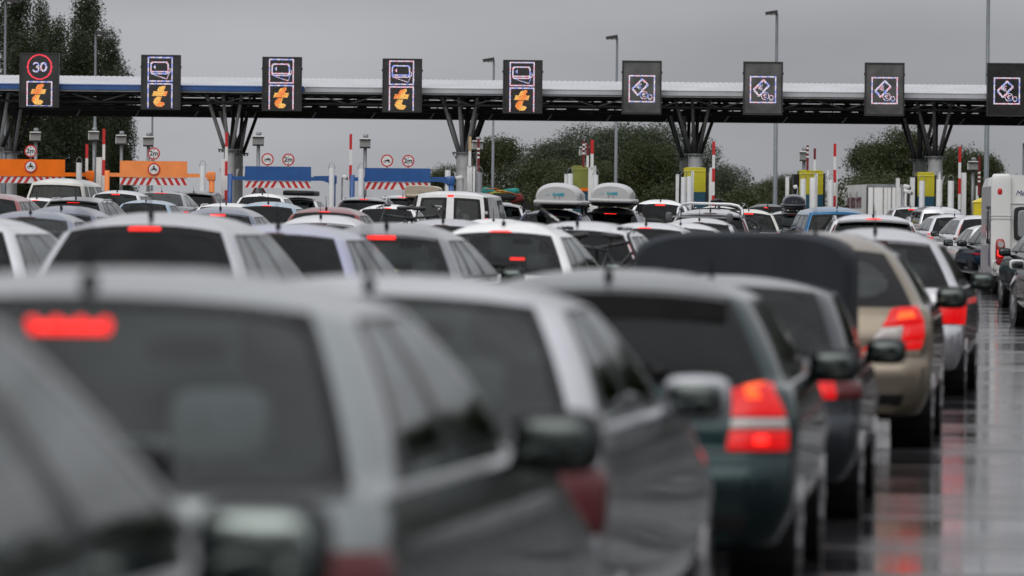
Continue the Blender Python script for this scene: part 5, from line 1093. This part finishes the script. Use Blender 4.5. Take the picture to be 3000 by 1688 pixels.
for sx in (-1, 1): b = MB(); b.torus((sx*.95, 2.3, .31), .23, .085, 'x', 22, 8); b.disc((sx*.95, 2.3, .31), .22, 'x', .1, 20); obj('wheel', b.mesh('wheel', M_RUB, True), e)
obj('underbody', MB().box((0, 2.4, .36), (1.9, 4.4, .16)).mesh('underbody', M_BLACK), e); obj('drawbar', MB().tube([(0, 5.1, .4), (0, 6.4, .45)], .05, 8).mesh('drawbar', M_STEEL), e)
# lorry beyond the toll
e, h = framed(2600, 541, 348, -2.6, 'lorry', 'white lorry with dark red name on its side, beyond the toll booths', 'lorry')
M_LOR = mat('lorry_white', (.84, .83, .81), .4, var=.08, scale=.6); M_LORS = mat('lorry_side', (.70, .70, .68), .45, var=.08, scale=.5)
obj('trailer_box', MB().box((0, 6.8, (h+1.1)/2), (2.5, 13.5, h-1.1)).mesh('trailer_box', M_LORS), e)
obj('rear_frame', MB().box((0, .02, h-.06), (2.56, .1, .16)).mesh('rear_frame', M_STEEL), e)
for sx in (-1, 1):
    obj('rear_frame', MB().box((sx*1.24, .02, (h+1.1)/2-.08), (.09, .1, h-1.26)).mesh('rear_frame', M_DARKST), e)
    dr = obj('rear_door', MB().box((sx*.60, .015, (h+1.1)/2-.08), (1.14, .06, h-1.3)).mesh('rear_door', M_LOR), e)
    for q in (.25, .85): obj('locking_bar', MB().tube([(sx*q, -.03, 1.15), (sx*q, -.03, h-.1)], .035, 8).mesh('locking_bar', M_STEEL), dr)
tm = text_mesh('lettering', 'José Antonio Herrera', 1.0, mat('lorry_print', (.10, .012, .02), .5), .002, .25, .02)
xs_ = [v.co.x for v in tm.vertices]; wdt = max(xs_)-min(xs_); tm.transform(Matrix.Scale(8.6/wdt, 4)); tm.transform(Matrix.Rotation(R(-90), 4, 'Z') @ STAND); tm.transform(Matrix.Diagonal((1, 1, 1.5, 1)))
obj('lettering', tm, e, (-1.262, 7.4, h-1.0)); obj('underline', MB().box((-1.258, 7.4, h-1.75), (.01, 8.6, .1)).mesh('underline', mat('lorry_line', (.03, .03, .04), .5)), e)
obj('chassis', MB().box((0, 6.5, .95), (2.2, 13, .3)).mesh('chassis', M_BLACK), e)
for sx in (-1, 1):
    for y in (2, 3.3, 4.6, 12.5, 15.5): b = MB(); b.torus((sx*1.05, y, .5), .36, .14, 'x', 20, 8); b.disc((sx*1.05, y, .5), .38, 'x', .2, 20); obj('wheel', b.mesh('wheel', M_RUB, True), e)
b = MB(); b.super((0, 15.3, 2.2), (2.45, 2.4, 3.0), .2); obj('cab', b.mesh('cab', M_LOR, True), e)

# roof loads: placed in the car's own axes
def on_car(key, lx, ly, dz, name, label, cat, group=None):
    c, model, M, zs, sh = CARS[key]; H = SPECS[model]['H']*zs
    e = thing(name, label, cat, (0, 0, 0), 0, group); e.matrix_world = M @ Matrix.Translation((lx, ly, H+dz)); return e
def crossbars(key, label, ys=(.9, 1.75), rise=.10):
    c, model, M, zs, sh = CARS[key]; e = on_car(key, 0, 0, 0, 'roof_rack', label, 'roof rack', 'roof racks on cars'); w2 = SPECS[model]['W']/2*SPECS[model]['gt']+.02
    for y in ys:
        obj('crossbar', MB().box((0, y, rise-.02), (w2*2+.16, .05, .03)).mesh('crossbar', M_BLACK), e)
        for sx in (-1, 1): obj('rack_foot', MB().box((sx*w2, y, rise/2-.06), (.06, .09, rise+.08)).mesh('rack_foot', M_BLACK), e)
    return e
M_BOXW = mat('roof_box_white', (.46, .46, .46), .35, coat=.4, var=.06, scale=2); M_BOXD = mat('roof_box_dark', (.012, .014, .026), .3, coat=.5); M_BOXB = mat('roof_box_beige', (.42, .36, .27), .45, var=.1)
def roof_box(key, lx, ly, w2, hh, L, mt, label, logo=None, flat=False, botmt=None):
    e = on_car(key, lx, ly, .10, 'roof_box', label, 'roof box', 'roof boxes on cars')
    if flat: secs = [arch(w2*.96, .06, hh*.95, hh*.5, 0, e=.5), arch(w2, .06, hh, hh*.5, .06, e=.5), arch(w2, .06, hh*.97, hh*.5, L*.55, e=.5), arch(w2*.9, .06, hh*.6, hh*.3, L*.9, e=.6), arch(w2*.75, .06, hh*.3, hh*.2, L, e=.7)]
    else: secs = [arch(w2*.80, .08, hh*.82, hh*.30, -.0, e=.86), arch(w2*.88, .08, hh*.90, hh*.32, .05, e=.86), arch(w2*.92, .08, hh, hh*.34, .35, e=.86), arch(w2*.92, .08, hh*.98, hh*.34, L*.45, e=.86), arch(w2*.88, .08, hh*.78, hh*.3, L*.75, e=.75), arch(w2*.7, .08, hh*.38, hh*.22, L, e=.85)]
    obj('lid', autosmooth(mesh('lid', *loft(secs), mt, True), 40), e)
    b = MB(); b.super((0, L*.5-.02, .055), (w2*2.02, L+.1, .10), .22, 20, 6); obj('rim', b.mesh('rim', mt, True), e)
    b = MB(); b.super((0, L*.5, -.0), (w2*1.86, L*.96, .16), .3, 20, 6); obj('tray', b.mesh('tray', botmt or M_BLACK, True), e)
    if logo:
        tm = text_mesh('lettering', logo, .085, mat('logo_teal', (.02, .33, .42), .4), .002, 0, .004); tm.transform(STAND); obj('lettering', tm, e, (.03, -.012, hh*.47)); obj('logo_mark', mesh('logo_mark', [(-.25, -.012, hh*.44), (-.18, -.012, hh*.44), (-.17, -.012, hh*.52), (-.22, -.012, hh*.50)], [(0, 1, 2, 3)], mat('logo_pale', (.30, .45, .50), .4), False), e)
    for sx in (-1, 1): obj('catch', MB().box((sx*.05, -.02, .16), (.015, .02, .05)).mesh('catch', M_STEEL), e)
    return e
crossbars('V24', 'black crossbars carrying the left white roof box'); crossbars('V23', 'black crossbars carrying the right white roof box'); crossbars('V16', 'silver crossbars carrying the dark roof box'); crossbars('V26', 'hidden crossbars under the beige roof box')
roof_box('V24', .14, .2, .52, .47, 2.1, M_BOXW, 'white domed roof box with teal lettering, left of the two', 'KAMEI')
roof_box('V23', .02, .2, .53, .47, 2.1, M_BOXW, 'white domed roof box with teal lettering, right of the two', 'KAMEI')
roof_box('V16', .05, .35, .36, .38, 1.9, M_BOXD, 'dark navy roof box on silver crossbars beside the widest booth', None, botmt=M_BOXD)
roof_box('V26', -.15, -.1, .44, .33, 1.9, M_BOXB, 'flat beige roof box above the white van, left corner', None, True)
e = on_car('V32', .05, .5, .03, 'roof_load', 'flat black roof load on the small silver car', 'roof load'); obj('case', MB().super((0, .6, .10), (1.0, 1.5, .16), .2).mesh('case', M_BLACK, True), e); obj('strap', MB().box((0, .5, .185), (.9, .06, .012)).mesh('strap', M_STEEL), e)
# chrome hoop of the off roader and bar ends of the car before it
c, model, M, zs, sh = CARS['V19']; e = on_car('V19', 0, .5, -.02, 'roof_hoop', 'high chrome hoop rack over the silver off roader', 'roof rack', 'roof racks on cars')
obj('hoop', MB().tube([(-.66, -.1, -.14), (-.64, 0, .02), (-.56, .05, .10), (-.40, .08, .13), (.40, .08, .13), (.56, .05, .10), (.64, 0, .02), (.66, -.1, -.14)], .028, 10).mesh('hoop', M_CHROME, True), e)
for sx in (-1, 1): obj('side_rail', MB().tube([(sx*.62, .02, .04), (sx*.62, .6, .06), (sx*.6, 1.7, .03), (sx*.58, 1.9, -.06)], .022, 8).mesh('side_rail', M_CHROME, True), e)
e = on_car('V20', 0, .5, -.02, 'roof_bar', 'pair of dark capped roof bar ends on a silver car', 'roof rack', 'roof racks on cars')
obj('bar', MB().box((0, .2, .035), (1.0, .05, .03)).mesh('bar', M_STEEL), e)
for sx in (-1, 1): obj('end_cap', MB().super((sx*.54, .2, .03), (.11, .16, .17), .5).mesh('end_cap', mat('cap_grey', (.09, .09, .10), .5), True), e)
# straw hat on the parcel shelf, brake lamp seen through the white car's window
c, model, M, zs, sh = CARS['V8']; e = thing('straw_hat', 'pale straw hat lying behind the rear window of the grey hatchback', 'hat'); e.matrix_world = M @ Matrix.Translation((.06, .62, SPECS[model]['zb']*zs-.03)); M_STRAW = mat('straw', (.62, .60, .36), .8, var=.15, scale=30)
obj('crown', MB().super((0, 0, .085), (.22, .24, .15), .55).mesh('crown', M_STRAW, True), e); obj('brim', MB().super((0, 0, .012), (.42, .42, .03), .8).mesh('brim', M_STRAW, True), e); obj('band', MB().tube([(0, 0, .03), (0, 0, .055)], .118, 18).mesh('band', mat('hat_band', (.25, .28, .16), .8)), e)
e = thing('travel_bag', 'teal and white bag behind the rear window of the grey hatchback', 'bag'); e.matrix_world = M @ Matrix.Translation((-.22, .66, SPECS[model]['zb']*zs+.08)); obj('sack', MB().super((0, 0, 0), (.40, .26, .34), .5).mesh('sack', mat('teal_cloth', (.20, .36, .36), .8, var=.3, scale=9), True), e); obj('strap', MB().box((.05, -.125, .02), (.05, .02, .30)).mesh('strap', M_INT), e)

c, model, M, zs, sh = CARS['V9']; obj('brake_lamp_strip', MB().box((.16, .75, SPECS[model]['zb']+.16), (.15, .02, .025)).mesh('brake_lamp_strip', M_BRK), c)
# bicycles
M_BK = mat('bike_black', (.012, .012, .013), .35); M_ALU = mat('bike_alloy', (.5, .5, .5), .3, .8)
def bicycle(mw, label, colr=M_BK, seat=True):
    e = thing('bicycle', label, 'bicycle', (0, 0, 0), 0, 'bicycles carried on cars'); e.matrix_world = mw
    for wx in (-.52, .52):
        k = obj('wheel', MB().torus((wx, 0, .34), .32, .022, 'y', 26, 6).mesh('wheel', M_RUB, True), e); b = MB()
        for q in range(9): a = q*math.pi/9; b.tube([(wx-.31*math.cos(a), 0, .34-.31*math.sin(a)), (wx+.31*math.cos(a), 0, .34+.31*math.sin(a))], .003, 4)
        obj('spokes', b.mesh('spokes', M_ALU), k)
    b = MB()
    for a, c_ in (((-.52, 0, .34), (-.08, 0, .30)), ((-.08, 0, .30), (-.2, 0, .82)), ((-.2, 0, .78), (.36, 0, .84)), ((-.08, 0, .30), (.38, 0, .72)), ((-.52, 0, .34), (-.19, 0, .76)), ((.52, 0, .34), (.34, 0, .92))): b.tube([a, c_], .020, 8)
    obj('frame', b.mesh('frame', colr, True), e)
    b = MB(); b.tube([(.34, 0, .92), (.38, 0, .98)], .016, 8); b.tube([(.30, -.30, 1.0), (.38, -.16, 1.0), (.40, 0, .98), (.38, .16, 1.0), (.30, .30, 1.0)], .014, 8); obj('handlebar', b.mesh('handlebar', M_ALU, True), e)
    for sy in (-1, 1): obj('grip', MB().tube([(.33, sy*.22, 1.0), (.28, sy*.34, 1.0)], .02, 8).mesh('grip', M_BK, True), e); obj('brake_lever', MB().tube([(.38, sy*.16, .99), (.46, sy*.22, .96), (.44, sy*.30, .94)], .008, 6).mesh('brake_lever', M_BK), e)
    b = MB(); b.tube([(-.19, 0, .78), (-.22, 0, .94)], .014, 8); b.super((-.23, 0, .96), (.26, .14, .07), .6, 12, 6); obj('saddle', b.mesh('saddle', M_BK, True), e)
    obj('crank', MB().disc((-.08, -.05, .30), .09, 'y', .01, 18).mesh('crank', M_ALU), e)
def rear_bikes(key, n, z0, labels, col=(M_BK, mat('bike_dark_grey', (.04, .045, .05), .4, .4)), tilt=0, lx=0):
    c, model, M, zs, sh = CARS[key]
    e = thing('bike_carrier', 'black tow bar bicycle carrier on the '+labels[-1], 'bike carrier', (0, 0, 0), 0, 'bicycle carriers'); e.matrix_world = M
    obj('platform', MB().box((lx, -.33, z0-.03), (1.2, .5, .05)).mesh('platform', M_BK), e); obj('upright', MB().tube([(lx, -.1, z0), (lx, -.14, z0+.8), (lx, -.5, z0+.8)], .022, 8).mesh('upright', M_BK), e); obj('tow_arm', MB().tube([(lx, .05, .4), (lx, -.3, z0)], .03, 8).mesh('tow_arm', M_STEEL), e)
    for k in range(n): bicycle(M @ Matrix.Translation((lx+.1*(-1)**k, -.2-.22*k, z0)) @ Matrix.Rotation(math.pi*(k % 2), 4, 'Z') @ Matrix.Rotation(R(tilt), 4, 'Y'), labels[k], col[k % 2])
rear_bikes('V10', 2, .46, ['inner black bicycle on the tail of the silver car with yellow red light', 'outer silver bicycle on the tail of the silver car with yellow red light', 'silver car with yellow red light'], tilt=-5, lx=.34)
rear_bikes('V52', 2, .66, ['inner bicycle standing before the white van windows', 'outer bicycle with black handlebar standing before the white van', 'pale car before the white van'])
rear_bikes('V54', 2, .80, ['inner bicycle seen above the chrome hoop', 'outer bicycle with curved black handlebar above the chrome hoop', 'white car behind the chrome hoop'], tilt=10)
e = on_car('V10', -.25, .45, .0, 'roof_bike_arm', 'black folded bicycle arm sticking up from the roof before the navy estate', 'bike carrier')
obj('arm', MB().tube([(0, 0, .0), (-.08, .05, .09), (-.20, .05, .17)], .022, 8).mesh('arm', M_BK, True), e); obj('clamp', MB().super((-.19, .05, .17), (.08, .06, .06), .5).mesh('clamp', M_BK, True), e); obj('foot', MB().box((.02, 0, -.01), (.10, .2, .03)).mesh('foot', M_BK), e); obj('strut', MB().tube([(.07, .0, .0), (-.07, .05, .09)], .010, 6).mesh('strut', M_ALU), e)
# tied luggage on the car ahead of the van
lugg = [('teal holdall at the left of the tied roof luggage', (-.28, .55, .20), (.36, .6, .30), (.008, .17, .15), 14), ('teal holdall at the right of the tied roof luggage', (.35, .7, .26), (.42, .6, .20), (.008, .20, .18), -6), ('black folded pushchair under the teal bags', (.1, .35, .08), (.9, .5, .16), (.012, .012, .013), 0),
        ('dark red bag at the right end of the roof luggage', (.52, .45, .04), (.36, .5, .24), (.16, .015, .012), -20), ('navy cool box low in the roof luggage', (-.08, .3, .05), (.3, .3, .2), (.01, .013, .03), 0)]
crossbars('V27', 'black roof rack under the tied luggage')
for lb, c3, sz, colr, an in lugg:
    e = on_car('V27', c3[0], c3[1], .08+c3[2]*.8, 'travel_bag', lb, 'luggage', 'luggage tied on a car roof'); obj('sack', MB().super((0, 0, 0), sz, .55, 16, 10, Matrix.Rotation(R(an), 3, 'Y')).mesh('sack', mat('cloth_%d' % int(sum(colr)*1e4), colr, .8, var=.3, scale=9, bump=.3), True), e)
    obj('bag_handle', MB().tube([(-sz[0]*.2, -.02, sz[2]*.48), (0, -.05, sz[2]*.6), (sz[0]*.2, -.02, sz[2]*.48)], .012, 6).mesh('bag_handle', M_BK, True), e)
e = on_car('V27', 0, .3, .1, 'luggage_strap', 'orange and lime straps lashed across the roof luggage', 'straps', 'luggage tied on a car roof')
for k in range(7):
    x0 = -.5+rng.random()*.5; x1 = x0+.3+rng.random()*.5; z0 = .05+rng.random()*.25; z1 = .0+rng.random()*.2
    obj('strap', MB().tube([(x0, -.12, z0), ((x0+x1)/2, -.16, (z0+z1)/2+.06), (x1, -.10, z1)], .016, 6).mesh('strap', mat('strap_orange', (.42, .09, .02), .6) if k % 2 else mat('strap_lime', (.35, .42, .06), .6), True), e)
# undergrowth closing the wood beyond the toll
for nm, x0, x1, yt, d, sd_, lb in (('hedge', 1290, 2360, 545, 356, 5, 'dark undergrowth along the foot of the central wood'), ('hedge', 2480, 2960, 520, 362, 6, 'dark undergrowth below the right hand trees')):
    a = at(x0, yt, d); c = at(x1, yt, d); g = gz(0, d); hh = a.z-g; r = np.random.default_rng(sd_); lb_ = []
    for k in range(44): q = r.random(); lb_.append((a.x+(c.x-a.x)*q, d+r.normal()*1.2, g+hh*(.25+.5*r.random()), 1.6, 1.2, hh*.32))
    ob = obj(nm, crown_mesh(nm, lb_, 40000, .2, M_LEAF[0], sd_)); tag(ob, lb, 'hedge'); ob['kind'] = 'stuff'
